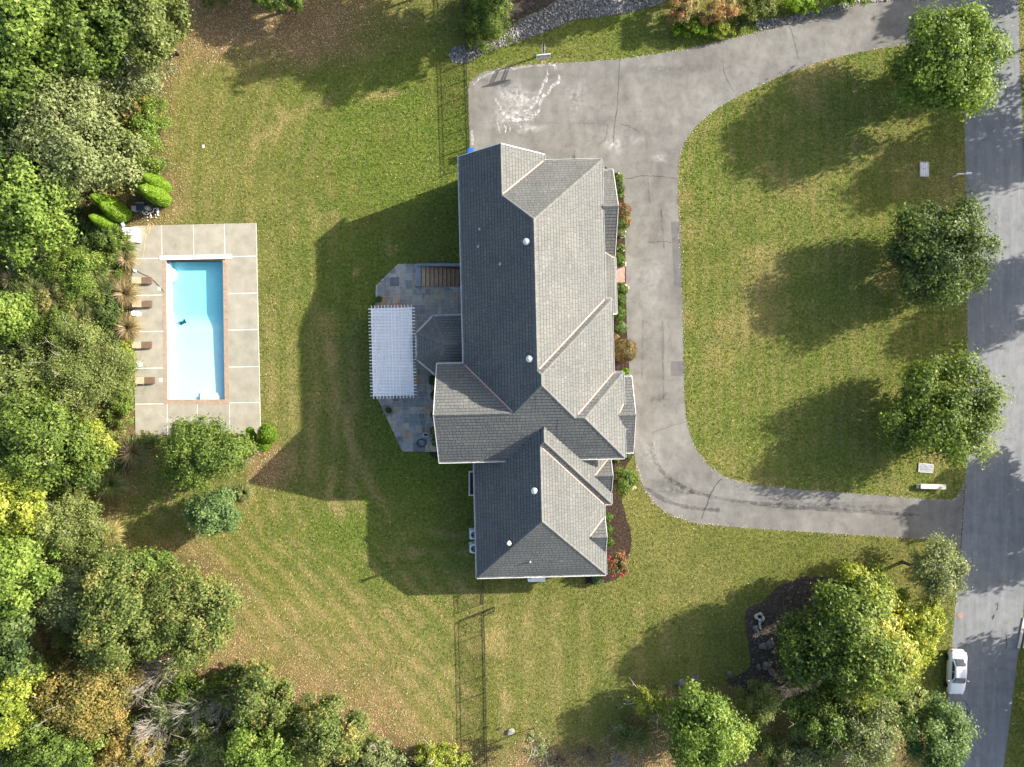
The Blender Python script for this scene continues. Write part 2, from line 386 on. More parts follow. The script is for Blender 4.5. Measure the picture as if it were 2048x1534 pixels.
def build_grass(n=820000):
    """short mown blades all over the lawns, too many to count"""
    px = rng.uniform(-20, 2068, n); py = rng.uniform(-20, 1554, n)
    k = on_grass(px, py) & ~inpoly(px, py, WOODS); px, py = px[k], py[k]; n = len(px)
    f = fields(px, py); X = (px-1024)*CAMH/FPX; Y = (767-py)*CAMH/FPX
    a = rng.uniform(0, 2*np.pi, n); hgt = rng.uniform(.05, .14, n)*(.75+.4*f[2]-.35*f[1]); wd = rng.uniform(.022, .05, n)
    lean = rng.uniform(0, .10, n); la = rng.uniform(0, 2*np.pi, n)
    V = np.zeros((n, 3, 3))
    V[:, 0] = np.stack([X-np.cos(a)*wd, Y-np.sin(a)*wd, np.zeros(n)], 1)
    V[:, 1] = np.stack([X+np.cos(a)*wd, Y+np.sin(a)*wd, np.zeros(n)], 1)
    V[:, 2] = np.stack([X+np.cos(la)*lean, Y+np.sin(la)*lean, hgt], 1)
    rep = lambda q: np.repeat(q, 3)
    o = np_obj('lawn_grass', V.reshape(-1, 3), np.arange(n*3).reshape(-1, 3), M_BLADE, attrs=dict(dry=rep(f[0]), litter=rep(f[1]), lush=rep(f[2]), soil=rep(f[3])))
    tag(o, 'short mown grass blades covering the lawns round the house', 'grass', kind='stuff')
build_grass()
M_LITTER = leafmat('fallen_leaf', [(.12, .06, .03), (.30, .17, .08), (.42, .25, .13), (.50, .36, .22), (.58, .47, .34)], .15, .8)
def build_litter(n=115000):
    px = rng.uniform(-20, 1500, n*5); py = rng.uniform(-20, 1554, n*5)
    f = fields(px, py); k = (rng.uniform(0, 1, n*5) < f[1]**1.4*.9+.010) & on_grass(px, py)
    px, py = px[k][:n], py[k][:n]; n = len(px); X = (px-1024)*CAMH/FPX; Y = (767-py)*CAMH/FPX
    a = rng.uniform(0, 2*np.pi, n); s = rng.uniform(.035, .075, n); V = np.zeros((n, 4, 3))
    for c in range(4):
        t = a+c*np.pi/2; r = s*(1.0 if c % 2 == 0 else .65)
        V[:, c] = np.stack([X+np.cos(t)*r, Y+np.sin(t)*r, .02+rng.uniform(0, .05, n)], 1)
    o = np_obj('fallen_leaves', V.reshape(-1, 3), np.arange(n*4).reshape(-1, 4), M_LITTER, attrs=dict(tint=np.repeat(rng.uniform(0, 1, n), 4)))
    tag(o, 'brown and tan autumn leaves strewn over the back lawn', 'leaf litter', kind='stuff')
build_litter()
# ------------------------------------------------------------------ road, driveway, beds
def asphalt(name, base, warm, streak=(1, 1)):
    b = N(name); v = b.coord(True)
    big = b.noise(v, .16, 5, .6); mid = b.noise(v, .9, 6, .7, .4); fine = b.noise(v, 22, 3, .8)
    mp = b.n('Mapping'); mp.inputs['Scale'].default_value = (streak[0], streak[1], 1); b.l(v, mp.inputs[0])
    st = b.noise(mp.outputs[0], 1.0, 3, .6)
    c = b.mix(b.ramp(big, [(.35, (0,)*3), (.65, (1,)*3)]), base, warm)
    c = b.mix(1.0, c, b.ramp(mid, [(.28, (.74,)*3), (.5, (1,)*3), (.74, (1.2,)*3)]), 'MULTIPLY')
    c = b.mix(1.0, c, b.ramp(st, [(.3, (.86,)*3), (.7, (1.12,)*3)]), 'MULTIPLY')
    c = b.mix(1.0, c, b.ramp(fine, [(.3, (.86,)*3), (.7, (1.14,)*3)]), 'MULTIPLY')
    return b.done(b.bsdf(c, .9, .25, 0, fine, .35, .012))
M_ROAD = asphalt('road_asphalt', (.128, .134, .138), (.156, .161, .163), (2.2, .12))
M_DRIVE = asphalt('weathered_drive_asphalt', (.116, .110, .099), (.154, .148, .134), (.7, .25))
M_PATCH = asphalt('asphalt_patch', (.090, .087, .082), (.108, .104, .098))
M_CRACK = pmat('crack_filler', [(.035, .033, .031), (.075, .07, .066)], 3, .9, .2, bump=.1)
def softmat(name, col, lo, hi, scale):
    b = N(name); v = b.coord(True); f = b.noise(v, scale, 5, .65)
    k = b.n('MixShader'); t = b.n('BsdfTransparent'); d = b.bsdf(col, .9, .1)
    b.l(b.math('MULTIPLY', b.ramp(f, [(lo, (0,)*3), (hi, (1,)*3)]), b.attr('tint')), k.inputs[0]); b.l(t.outputs[0], k.inputs[1]); b.l(d, k.inputs[2])
    return b.done(k.outputs[0])
M_STAIN = softmat('dried_white_stain', (.48, .47, .45), .36, .62, 2.4)
M_SKID = softmat('dark_tyre_mark', (.05, .05, .05), .36, .64, 1.8)
rw = px2w(spline(ROAD_W)); re_ = px2w(spline(ROAD_E))
rw = [(rw[0][0], 300)]+rw+[(rw[-1][0], -300)]; re_ = [(re_[0][0], 300)]+re_+[(re_[-1][0], -300)]
road = MB(); rows = min(len(rw), len(re_))
for i in range(rows-1): road.add([(*rw[i], .008), (*re_[i], .008), (*re_[i+1], .008), (*rw[i+1], .008)], [(3, 2, 1, 0)])
road = tag(road.build('road', M_ROAD), kind='structure')
rng_r = random.Random(3)
def wob(pts, amp, k=8):
    s = spline(pts, k); return [(x+rng_r.uniform(-amp, amp), y+rng_r.uniform(-amp, amp)) for x, y in s]
drv = spline(DRV_OUT)+spline(DRV_HOUSE)+spline(DRV_IN)[::-1]
drv = [(x+rng_r.uniform(-.7, .7), y+rng_r.uniform(-.7, .7)) for x, y in drv]
driveway = tag(MB().sheet(px2w(drv), .012).build('driveway', M_DRIVE), kind='structure')
def crack(parent, pts, wd, z=.017, mat=None, name='crack', amp=1.1, tint=1.0):
    p = px2w(wob(pts, amp)); n = len(p)
    ws = [wd*(.45+rng_r.random()*.9)*(1 if 0 < i < n-1 else .3) for i in range(n)]
    m = MB().ribbon(p, ws, z, tint); return m.build(name, mat or M_CRACK, parent)
for pts, wd in (([(1240, 118), (1238, 150), (1236, 200), (1232, 230), (1228, 260), (1226, 285)], .07), ([(1247, 358), (1280, 353), (1310, 352), (1354, 357)], .07),
                ([(1296, 483), (1305, 485), (1325, 483), (1343, 484)], .07), ([(1443, 957), (1428, 975), (1415, 1005), (1403, 1038)], .1), ([(1445, 120), (1450, 150), (1469, 185)], .05),
                ([(1580, 55), (1588, 80), (1597, 122)], .05), ([(1296, 350), (1297, 380), (1301, 410)], .04), ([(1215, 250), (1213, 270), (1206, 283), (1195, 290)], .05),
                ([(1237, 247), (1262, 254), (1280, 265)], .05), ([(1300, 868), (1330, 856), (1372, 843)], .04), ([(1149, 300), (1149, 312), (1148, 318)], .06),
                ([(1000, 185), (1090, 190), (1230, 184)], .014), ([(955, 247), (1040, 245), (1200, 248)], .014)):
    crack(driveway, pts, wd)
# dried hose-water trails on the court
for pts, wd, ti in (([(1097, 130), (1105, 127), (1110, 134), (1113, 140)], .25, 1), ([(1096, 138), (1092, 160), (1085, 172), (1078, 188), (1074, 200), (1066, 212), (1050, 222), (1030, 226)], .22, .9),
                    ([(1118, 148), (1116, 165), (1104, 172), (1096, 186), (1086, 192), (1080, 208), (1076, 222), (1062, 236), (1040, 240), (1020, 238), (1006, 228), (1000, 218)], .28, .9),
                    ([(1084, 168), (1090, 160), (1094, 150)], .16, .8), ([(1070, 235), (1060, 226), (1052, 232), (1062, 238)], .3, .8), ([(990, 196), (994, 206), (1002, 216)], .16, .8),
                    ([(996, 245), (998, 258), (1000, 267)], .14, .8), ([(1008, 243), (1011, 256), (1012, 266)], .14, .8), ([(1020, 252), (1020, 264)], .12, .7), ([(943, 262), (945, 280), (944, 290)], .3, .7), ([(1040, 250), (1044, 262)], .2, .6),
                    ([(945, 170), (975, 148), (1010, 140), (1050, 134), (1090, 130)], .22, .5)):
    crack(driveway, pts, wd, .016, M_STAIN, 'dried_stain', 1.6, ti)
def blotch(parent, cx, cy, rx, ry, mat, ti, z=.0145, name='dried_stain'):
    """round stain fading to its rim"""
    m = MB(); n = 22; vs = [(*PXY(cx, cy), z)]; ph = rng_r.uniform(0, 6)
    for k in range(n):
        t = 2*math.pi*k/n; q = 1+.22*math.sin(3*t+ph)+.13*math.sin(5*t+2*ph); vs.append((*PXY(cx+rx*q*math.cos(t), cy+ry*q*math.sin(t)), z))
    m.add(vs, [(0, 1+(k+1) % n, 1+k) for k in range(n)], 0.0); m.t[0] = ti
    return m.build(name, mat, parent)
for i, (cx, cy, rx, ry, ti) in enumerate(((1045, 200, 48, 36, .75), (1020, 232, 60, 30, .6), (1230, 290, 26, 22, .7), (1062, 255, 36, 16, .6), (1300, 560, 60, 60, .25), (1150, 200, 40, 50, .35), (1010, 190, 26, 20, .6), (1318, 315, 20, 14, .5), (1272, 280, 24, 14, .4), (1300, 900, 40, 50, .3))):
    blotch(driveway, cx, cy, rx, ry, M_STAIN, ti, .0136+.0004*i)
for i, (cx, cy, rx, ry, ti) in enumerate(((1132, 292, 4, 4, 1.0), (1148, 314, 5, 7, .9), (1325, 430, 14, 40, .3), (1340, 965, 50, 26, .5), (1320, 800, 40, 18, .45), (1450, 250, 50, 30, .0), (1600, 1010, 190, 10, .5), (1730, 1015, 120, 8, .4), (1360, 985, 60, 9, .5), (1110, 150, 60, 12, .3), (1330, 140, 120, 14, .35), (1200, 245, 40, 14, .3))):
    blotch(driveway, cx, cy, rx, ry, M_SKID, ti, .0178+.0004*i, 'tyre_mark')
for pts, wd, ti in (([(1290, 975), (1330, 1000), (1380, 1015), (1440, 1020)], .5, .45), ([(1300, 880), (1315, 930), (1350, 965), (1410, 990), (1520, 1008), (1680, 1020), (1840, 1030)], .45, .4), ([(1322, 420), (1326, 470), (1328, 500)], .18, .35), ([(1285, 640), (1284, 760)], .2, .3), ([(1325, 640), (1327, 800)], .25, .3)):
    crack(driveway, pts, wd, .0170, M_SKID, 'tyre_mark', .6, ti)
for poly in ([(1342, 444), (1361, 443), (1364, 574), (1349, 573)], [(1342, 723), (1369, 722), (1370, 752), (1342, 752)]):
    MB().sheet(px2w(poly), .0165).build('asphalt_patch', M_PATCH, driveway)
# joint between drive and road, road marks, manhole
for pts, wd in (([(1926, -5), (1926, 40), (1927, 80)], .06), ([(1930, 965), (1925, 1040), (1921, 1100)], .09)): crack(road, pts, wd, .019, amp=.4)
for pts in ([(1990, 1212), (1996, 1206), (1993, 1222)], [(1984, 1236), (1988, 1230), (1985, 1240)], [(1928, 1400), (1940, 1420), (1934, 1430), (1944, 1436)], [(1926, 1424), (1932, 1418), (1938, 1434)], [(2012, 1262), (2013, 1285), (2012, 1298)]):
    crack(road, pts, .12, .0125, M_SKID, 'tyre_mark', .8, 1.0)
M_TRACK = softmat('worn_wheel_track', (.30, .30, .295), .3, .66, 1.1)
for dx, wd in ((32, .55), (66, .5), (92, .5)): crack(road, [(x+dx, y) for x, y in ROAD_W], wd, .0105, M_TRACK, 'wheel_track', .05, .45)
M_RUST = pmat('rusty_cast_iron', [(.20, .11, .085), (.30, .19, .15)], 6, .8, .3, bump=.6, bscale=24)
mh = PXY(1920, 1231); mm = MB().lathe([(.33, 0), (.33, .022), (.30, .026), (.28, .020), (.27, .026), (.14, .026), (.13, .021), (.11, .026), (.02, .026)], (mh[0], mh[1], .004), 24)
tag(mm.build('manhole_cover', M_RUST, origin=(mh[0], mh[1], .004)), 'round rusty manhole cover set in the road near the parked car', 'manhole cover')
# kerb piece of a drive across the road
M_CONC = pmat('pale_concrete', [(.36, .34, .31), (.45, .43, .395)], 1.2, .9, .2, bump=.3, bscale=24)
M_GUT = pmat('kerb_concrete', [(.36, .33, .30), (.48, .44, .40)], 1.2, .9, .2, bump=.3, bscale=24)
kerb = empty('kerb', (*PXY(2040, 1270), 0), label='short run of pale concrete kerb on the far side of the road', cat='kerb')
for off in (0, 11):
    MB().bar((*PXY(2048+off, 1236), .05), (*PXY(2036+off, 1296), .05), .28, .12).build('kerb_stone', M_GUT, kerb, world=True)
# planting beds
M_MULCH = pmat('dark_bark_mulch', [(.018, .012, .009), (.040, .027, .020), (.070, .048, .036)], 5, .95, .1, bump=1.0, bscale=16, fine=.5, world=True, bdist=.06)
M_BEDSOIL = pmat('dark_mulch_with_leaves', [(.026, .022, .019), (.055, .046, .039), (.115, .090, .070)], 4, .95, .1, bump=1.0, bscale=14, fine=.55, world=True, bdist=.06)
for nm, poly, m, z in (('mulch_bed', HOUSEBED, M_MULCH, .022), ('mulch_bed', WELLBED, M_MULCH, .022), ('mulch_bed', ISLAND, M_BEDSOIL, .022), ('mulch_bed', DARKBED, M_BEDSOIL, .018)):
    s = spline(poly, 5, True); s = [(x+rng_r.uniform(-.8, .8), y+rng_r.uniform(-.8, .8)) for x, y in s]
    tag(MB().sheet(px2w(s), z).build(nm, m), kind='structure')
# stones
_ico = bmesh.new(); bmesh.ops.create_icosphere(_ico, subdivisions=1, radius=1.0)
ICO_V = np.array([v.co[:] for v in _ico.verts]); ICO_F = np.array([[v.index for v in f.verts] for f in _ico.faces]); _ico.free()
def stones(name, poly, n, smin, smax, mat, label, z=0.0, cat='gravel'):
    P_ = np.array(poly); a, bb = P_.min(0), P_.max(0)
    px = rng.uniform(a[0], bb[0], n*6); py = rng.uniform(a[1], bb[1], n*6); k = inpoly(px, py, poly); px, py = px[k][:n], py[k][:n]; n = len(px)
    s = rng.uniform(smin, smax, n)*rng.uniform(.7, 1.1, n); V = ICO_V[None]*(1+rng.uniform(-.28, .28, (n, 12, 1)))
    V = V*np.stack([s, s*rng.uniform(.6, 1, n), s*rng.uniform(.4, .7, n)], 1)[:, None, :]
    t = rng.uniform(0, 6.28, n); c, q = np.cos(t)[:, None], np.sin(t)[:, None]
    W = np.stack([V[..., 0]*c-V[..., 1]*q+((px-1024)*CAMH/FPX)[:, None], V[..., 0]*q+V[..., 1]*c+((767-py)*CAMH/FPX)[:, None], V[..., 2]+z+(s*.3)[:, None]], -1)
    F = (ICO_F[None]+np.arange(n)[:, None, None]*12).reshape(-1, 3)
    o = np_obj(name, W.reshape(-1, 3), F, mat, attrs=dict(tint=np.repeat(rng.uniform(0, 1, n), 12)))
    return tag(o, label, cat, kind='stuff')
def tintmat(name, cols, rough=.85, bump=.3, bscale=18, spec=.25):
    if name in MATS: return MATS[name]
    b = N(name); v = b.coord(True); f = b.attr('tint'); k = len(cols)
    c = b.ramp(f, [(i/max(1, k-1), q) for i, q in enumerate(cols)]); fn = b.noise(v, bscale, 4, .7)
    c = b.mix(1.0, c, b.ramp(fn, [(.3, (.78,)*3), (.7, (1.2,)*3)]), 'MULTIPLY')
    MATS[name] = b.done(b.bsdf(c, rough, spec, 0, fn, bump, .02)); return MATS[name]
M_STONE = tintmat('river_stone', [(.07, .068, .064), (.12, .115, .108), (.17, .155, .135), (.21, .20, .19), (.36, .35, .335)])
M_GRAVELBED = pmat('grey_gravel', [(.09, .085, .08), (.15, .14, .13), (.24, .225, .205)], 7, .95, .1, bump=1, bscale=16, fine=.5, world=True, bdist=.06)
tag(MB().sheet(px2w(GRAVEL), .006).build('gravel_swale', M_GRAVELBED), kind='structure')
tag(MB().sheet(px2w(RIPRAP), .018).build('gravel_strip', M_GRAVELBED), kind='structure')
stones('river_stones', GRAVEL, 5600, .05, .14, M_STONE, 'grey and white river stones filling the dry swale beside the shrubs')
stones('drive_stones', RIPRAP, 800, .08, .17, M_STONE, 'grey stones piled along the upper edge of the driveway', cat='stones')
stones('bed_stones', ISLAND, 500, .03, .08, M_STONE, 'small pale stones scattered through the dark island bed', .02, 'stones')
M_DRIVECRUMB = tintmat('pebble_and_leaf', [(.30, .24, .17), (.42, .36, .27), (.22, .15, .09)])
# edges of the drive: grit and leaves blown against the grass
def edge_grit():
    pts = []
    for line, n in ((DRV_OUT[:13], 420), (DRV_IN, 500), (DRV_HOUSE[7:], 380), (ROAD_W[4:14], 260)):
        s = spline(line, 10)
        for _ in range(n):
            i = rng_r.randrange(len(s)-1); t = rng_r.random(); pts.append((s[i][0]*(1-t)+s[i+1][0]*t+rng_r.gauss(0, 2.0), s[i][1]*(1-t)+s[i+1][1]*t+rng_r.gauss(0, 2.0)))
    n = len(pts); p = np.array(pts); X = (p[:, 0]-1024)*CAMH/FPX; Y = (767-p[:, 1])*CAMH/FPX; a = rng.uniform(0, 6.28, n); s = rng.uniform(.03, .075, n); V = np.zeros((n, 4, 3))
    for c in range(4): V[:, c] = np.stack([X+np.cos(a+c*np.pi/2)*s, Y+np.sin(a+c*np.pi/2)*s*.8, .024+rng.uniform(0, .02, n)], 1)
    o = np_obj('edge_leaves', V.reshape(-1, 3), np.arange(n*4).reshape(-1, 4), M_DRIVECRUMB, attrs=dict(tint=np.repeat(rng.uniform(0, 1, n), 4)))
    tag(o, 'dry leaves and grit blown along the edges of the driveway', 'leaf litter', kind='stuff')
edge_grit()

# ------------------------------------------------------------------ pool and deck
M_SLAB = [pmat('deck_concrete_%s' % nm, [tuple(k*q for q in c) for k in (.84, 1.0, 1.14)], .9, .9, .2, bump=.2, bscale=20, fine=.16, world=True) for nm, c in (('warm', (.262, .242, .190)), ('grey', (.250, .232, .182)), ('pale', (.272, .252, .200)))]
M_JOINT = pmat('white_joint_caulk', [(.62, .60, .56), (.72, .70, .66)], 3, .8, .2, bump=0)
deck = empty('pool_deck', (*PXY(390, 660), 0)); tag(deck, kind='structure')
def dq(a, b):  # bilinear position on the deck, a across 0..1, b down 0..1
    (x0, y0), (x1, y1), (x2, y2), (x3, y3) = DECK
    return (x0*(1-a)*(1-b)+x1*a*(1-b)+x2*a*b+x3*(1-a)*b, y0*(1-a)*(1-b)+y1*a*(1-b)+y2*a*b+y3*(1-a)*b)
xc = [0, .243, .497, .745, 1]; yr = [0, .157, .332, .505, .68, .85, 1]
g = .0024
j = MB()
def slab(a0, a1, b0, b1, k):
    q = [dq(a0+g, b0+g*.6), dq(a1-g, b0+g*.6), dq(a1-g, b1-g*.6), dq(a0+g, b1-g*.6)]
    MB().prism(px2w(q), .004, .06+.002*(k % 3)).build('slab', M_SLAB[k % 3], deck, world=True)
k = 0
for c in range(4): slab(xc[c], xc[c+1], 0, yr[1], k); k += 1
POOLBOX = (330, 520, 456, 805)
for r in range(1, 5):
    slab(0, .262, yr[r], yr[r+1], k); k += 1; slab(.748, 1, yr[r], yr[r+1], k+1); k += 1
for c in range(4): slab([0, .26, .5, .755][c], [.26, .5, .755, 1][c], yr[5], 1, k+2); k += 1
M_COPE = pmat('tan_brick_coping', [(.25, .185, .13), (.33, .25, .18)], 2.5, .85, .2, bump=.3, bscale=26, world=True)
# joint filler under the slabs, as a ring round the pool
for q in ([dq(.001, .001), dq(.999, .001), dq(.999, yr[1]+.008), dq(.001, yr[1]+.008)], [dq(.001, yr[5]-.008), dq(.999, yr[5]-.008), dq(.999, .999), dq(.001, .999)],
          [dq(.001, yr[1]+.01), dq(.264, yr[1]+.01), dq(.264, yr[5]-.01), dq(.001, yr[5]-.01)], [dq(.745, yr[1]+.01), dq(.999, yr[1]+.01), dq(.999, yr[5]-.01), dq(.745, yr[5]-.01)]):
    MB().prism(px2w(q), .004, .05).build('joint_filler', M_JOINT, deck, world=True)
pool = empty('swimming_pool', (*PXY(391, 662), 0), label='long rectangular swimming pool of clear turquoise water with tan coping', cat='pool')
WI = [(333, 521), (446, 521), (450, 799), (336, 799)]; WO = [(325.5, 518), (455.5, 518), (459.5, 808), (328.5, 808)]
wi = px2w(WI); wo_ = px2w(WO)
def lerp2(a, b, t): return (a[0]+(b[0]-a[0])*t, a[1]+(b[1]-a[1])*t)
for i, n in ((0, 1), (1, 38), (2, 16), (3, 38)):   # coping stones one by one
    a0, a1, b0, b1 = wi[i], wi[(i+1) % 4], wo_[i], wo_[(i+1) % 4]
    if i == 0: continue
    for s in range(n):
        t0, t1 = (s+.02)/n, (s+.98)/n
        MB().prism([lerp2(a0, a1, t0), lerp2(a0, a1, t1), lerp2(b0, b1, t1), lerp2(b0, b1, t0)], -.02, .075).build('coping_stone', M_COPE, pool, world=True)
M_PLASTER = pmat('white_pool_plaster', [(.60, .62, .67), (.66, .68, .73)], 1.5, .7, .2, bump=.1, bscale=12, fine=.06)
WZ = -.06
nseg = 26
def pool_depth(t):  # t 0 north .. 1 south
    return -(1.02-.40*sst(t, .36, .50)-.12*sst(t, .5, 1.0))
def sst(x, a, b): x = max(0, min(1, (x-a)/(b-a))); return x*x*(3-2*x)
bas = MB(); vs = []; 
for s in range(nseg+1):
    t = s/nseg; l = lerp2(wi[0], wi[3], t); r = lerp2(wi[1], wi[2], t); z = pool_depth(t)
    vs += [(*l, .0), (*l, z), (*r, z), (*r, .0)]
fs = []
for s in range(nseg):
    o = s*4; fs += [(o+1, o, o+4, o+5), (o+2, o+1, o+5, o+6), (o+3, o+2, o+6, o+7)]
fs += [(0, 1, 2, 3), (nseg*4+3, nseg*4+2, nseg*4+1, nseg*4)]
bas.add(vs, fs); bas.build('basin', M_PLASTER, pool, world=True)
st = MB()
for n_, (x0, x1, y0, zt) in enumerate(((398, 436, 791, -.24), (398, 436, 786, -.36))):
    st.prism(px2w([(x0, y0), (x1, y0), (x1+.1, 798.7), (x0+.1, 798.7)]), -.55, zt-.001*n_)
st.build('pool_step', M_PLASTER, pool, world=True)
bn = MB(); arc = [(334.2, 533), (334.2, 565)]+[(334.2+14*math.cos(t), 549+16*math.sin(t)) for t in [math.pi/2-k*math.pi/10 for k in range(1, 10)]]
bn.prism(px2w(arc), -.95, -.26).build('corner_seat', M_PLASTER, pool, world=True)
bt = MB().prism(px2w([(333.6, 524), (337.5, 524), (339.5, 798.6), (336.6, 798.6)]), -.95, -.24); bt.build('ledge', M_PLASTER, pool, world=True)
# water: a closed body whose depth colours the light, rippled surface
b = N('pool_water'); fr = b.n('Fresnel'); bf = b.n('NewGeometry').outputs['Backfacing']; b.l(b.math('SUBTRACT', 1.33, b.math('MULTIPLY', bf, .578)), fr.inputs[0])
gl = b.n('BsdfGlossy'); gl.inputs['Roughness'].default_value = .03; tr = b.n('BsdfTransparent'); mxs = b.n('MixShader')
b.l(fr.outputs[0], mxs.inputs[0]); b.l(tr.outputs[0], mxs.inputs[1]); b.l(gl.outputs[0], mxs.inputs[2]); b.l(mxs.outputs[0], b.out.inputs[0])
va = b.n('VolumeAbsorption'); va.inputs['Color'].default_value = (.02, .90, .90, 1); va.inputs['Density'].default_value = .43; b.l(va.outputs[0], b.out.inputs['Volume'])
M_WATER = b.m
nx, ny = 60, 140; wv = []; wf = []
cxp, cyp = 402, 722
for jy in range(ny+1):
    for ix in range(nx+1):
        l = lerp2(wi[0], wi[3], jy/ny); r = lerp2(wi[1], wi[2], jy/ny); p = lerp2(l, r, .004+.992*ix/nx)
        q = PXY(cxp, cyp); d = math.hypot(p[0]-q[0], p[1]-q[1])
        z = WZ+.009*math.sin(d*11)*math.exp(-d*.30)+.004*math.sin(p[0]*9+p[1]*4+2*math.sin(p[1]*1.3))+.003*math.sin(p[0]*-5+p[1]*11)
        wv.append((*p, z))
for jy in range(ny):
    for ix in range(nx): o = jy*(nx+1)+ix; wf.append((o, o+nx+1, o+nx+2, o+1))
edge = [i for i in range(nx+1)]+[jy*(nx+1)+nx for jy in range(1, ny+1)]+[ny*(nx+1)+i for i in range(nx-1, -1, -1)]+[jy*(nx+1) for jy in range(ny-1, 0, -1)]
o = len(wv)
for e in edge: wv.append((wv[e][0], wv[e][1], -1.6))
m_ = len(edge)
for i in range(m_): wf.append((edge[i], edge[(i+1) % m_], o+(i+1) % m_, o+i))
wf.append(tuple(o+i for i in range(m_)))
wm = MB(); wm.add(wv, wf); wat = wm.build('water', M_WATER, pool, world=True, smooth=True)
M_WHITE = pmat('white_plastic', [(.62, .62, .61), (.70, .70, .69)], 2, .45, .4, bump=.05)
M_DARK = pmat('black_plastic', [(.012, .012, .013), (.022, .022, .022)], 4, .5, .4, bump=.1)
lid = empty('pool_cover_housing', (*PXY(391, 517), .06), label='white lid of the automatic cover spanning the end of the pool', cat='cover housing')
for i, (xa, xb) in enumerate(((320, 332), (332, 369), (369, 406), (406, 446), (446, 464))):
    y = lambda x: 516.4-(x-320)*.022
    MB().prism(px2w([(xa+.3, y(xa)-4.4), (xb-.3, y(xb)-4.4), (xb-.3, y(xb)+4.2), (xa+.3, y(xa)+4.2)]), .062, .115+.002*(i % 2)).build('lid_panel', M_WHITE, lid, world=True)
MB().tube([(*PXY(335, 523.2), .0), (*PXY(444, 521.6), .0)], .09, 8).build('cover_roller', M_DARK, lid, world=True)
# pool cleaner on the floor
cl = empty('pool_cleaner', (*PXY(360, 643), -.78), .5, 'dark blue robotic cleaner on the pool floor', 'pool cleaner')
M_NAVY = pmat('navy_plastic', [(.01, .05, .10), (.015, .08, .14)], 4, .4, .5, bump=.05)
MB().box((0, 0, .17), (.46, .42, .16), top=.8).build('body', M_NAVY, cl, bevel=.03)
for sx in (-.24, .24): MB().box((sx, 0, .1), (.09, .46, .19)).build('track', M_DARK, cl, bevel=.03)
MB().bar((-.15, .1, .3), (.15, .1, .3), .05, .04).build('handle', M_WHITE, cl)
# skimmer lids in the deck
for (x, y, la) in ((319, 577, 'white skimmer lid in the deck near the pool-corner net pole'), (322, 760, 'white skimmer lid in the deck beside the end lounger')):
    q = PXY(x, y); s = empty('skimmer', (q[0]-pool.location.x, q[1]-pool.location.y, .063)); s.parent = pool; s['label'] = la
    MB().box((0, 0, .004), (.42, .42, .012)).build('frame', M_CONC, s); MB().lathe([(.13, .01), (.13, .03), (.05, .036)], n=18).build('cover', M_WHITE, s)

# ------------------------------------------------------------------ patio of flagstones
M_FLAG = [pmat('flagstone_%s' % nm, [tuple(k_*q for q in c) for k_ in (.78, 1.0, 1.2)], 2.2, .85, .25, bump=.3, bscale=14, fine=.2, world=True) for nm, c in
          (('blue', (.19, .195, .19)), ('grey', (.25, .24, .215)), ('pale', (.32, .30, .26)), ('tan', (.32, .26, .185)), ('rust', (.30, .20, .135)), ('dark', (.13, .135, .14)), ('green', (.24, .235, .19)))]
M_GROUT = pmat('patio_joint_sand', [(.40, .38, .34), (.48, .46, .42)], 4, .95, .1, bump=.3)
patio = empty('patio', (*PXY(840, 715), 0)); tag(patio, kind='structure')
pp = px2w(PATIO)
hx0, hy0, hx1, hy1 = HOLES[1]
# joint bed in three pieces round the stairwell
for box in ((-99, -99, hx0, 99), (hx0, -99, 99, hy0), (hx0, hy1, 99, 99)):
    q = cliphull(cliphull([(box[0], box[1]), (box[2], box[1]), (box[2], box[3]), (box[0], box[3])], pp), pp)
    if len(q) > 2: MB().prism(q, .003, .032).build('joint_sand', M_GROUT, patio, world=True)
rp = random.Random(11); U_ = .33; xs0 = min(p[0] for p in pp); ys0 = min(p[1] for p in pp); GX = int((max(p[0] for p in pp)-xs0)/U_)+1; GY = int((max(p[1] for p in pp)-ys0)/U_)+1
occ = [[False]*GY for _ in range(GX)]; tiles = []
for gy in range(GY):
    for gx in range(GX):
        if occ[gx][gy]: continue
        sz = rp.choice([(2, 2), (3, 2), (2, 3), (3, 3), (3, 2), (2, 2), (4, 2), (2, 1), (3, 4), (4, 3), (2, 3)])
        def free(w_, h_): return gx+w_ <= GX and gy+h_ <= GY and all(not occ[gx+a][gy+c] for a in range(w_) for c in range(h_))
        for cand in (sz, (2, 2), (3, 1), (2, 1), (1, 2), (1, 1)):
            if free(*cand): break
        for a in range(cand[0]):
            for c in range(cand[1]): occ[gx+a][gy+c] = True
        tiles.append((gx, gy, *cand))
c_, s_ = math.cos(math.radians(1.4)), math.sin(math.radians(1.4)); cnt = 0
cxm, cym = (xs0+GX*U_/2, ys0+GY*U_/2)
rest = MB()
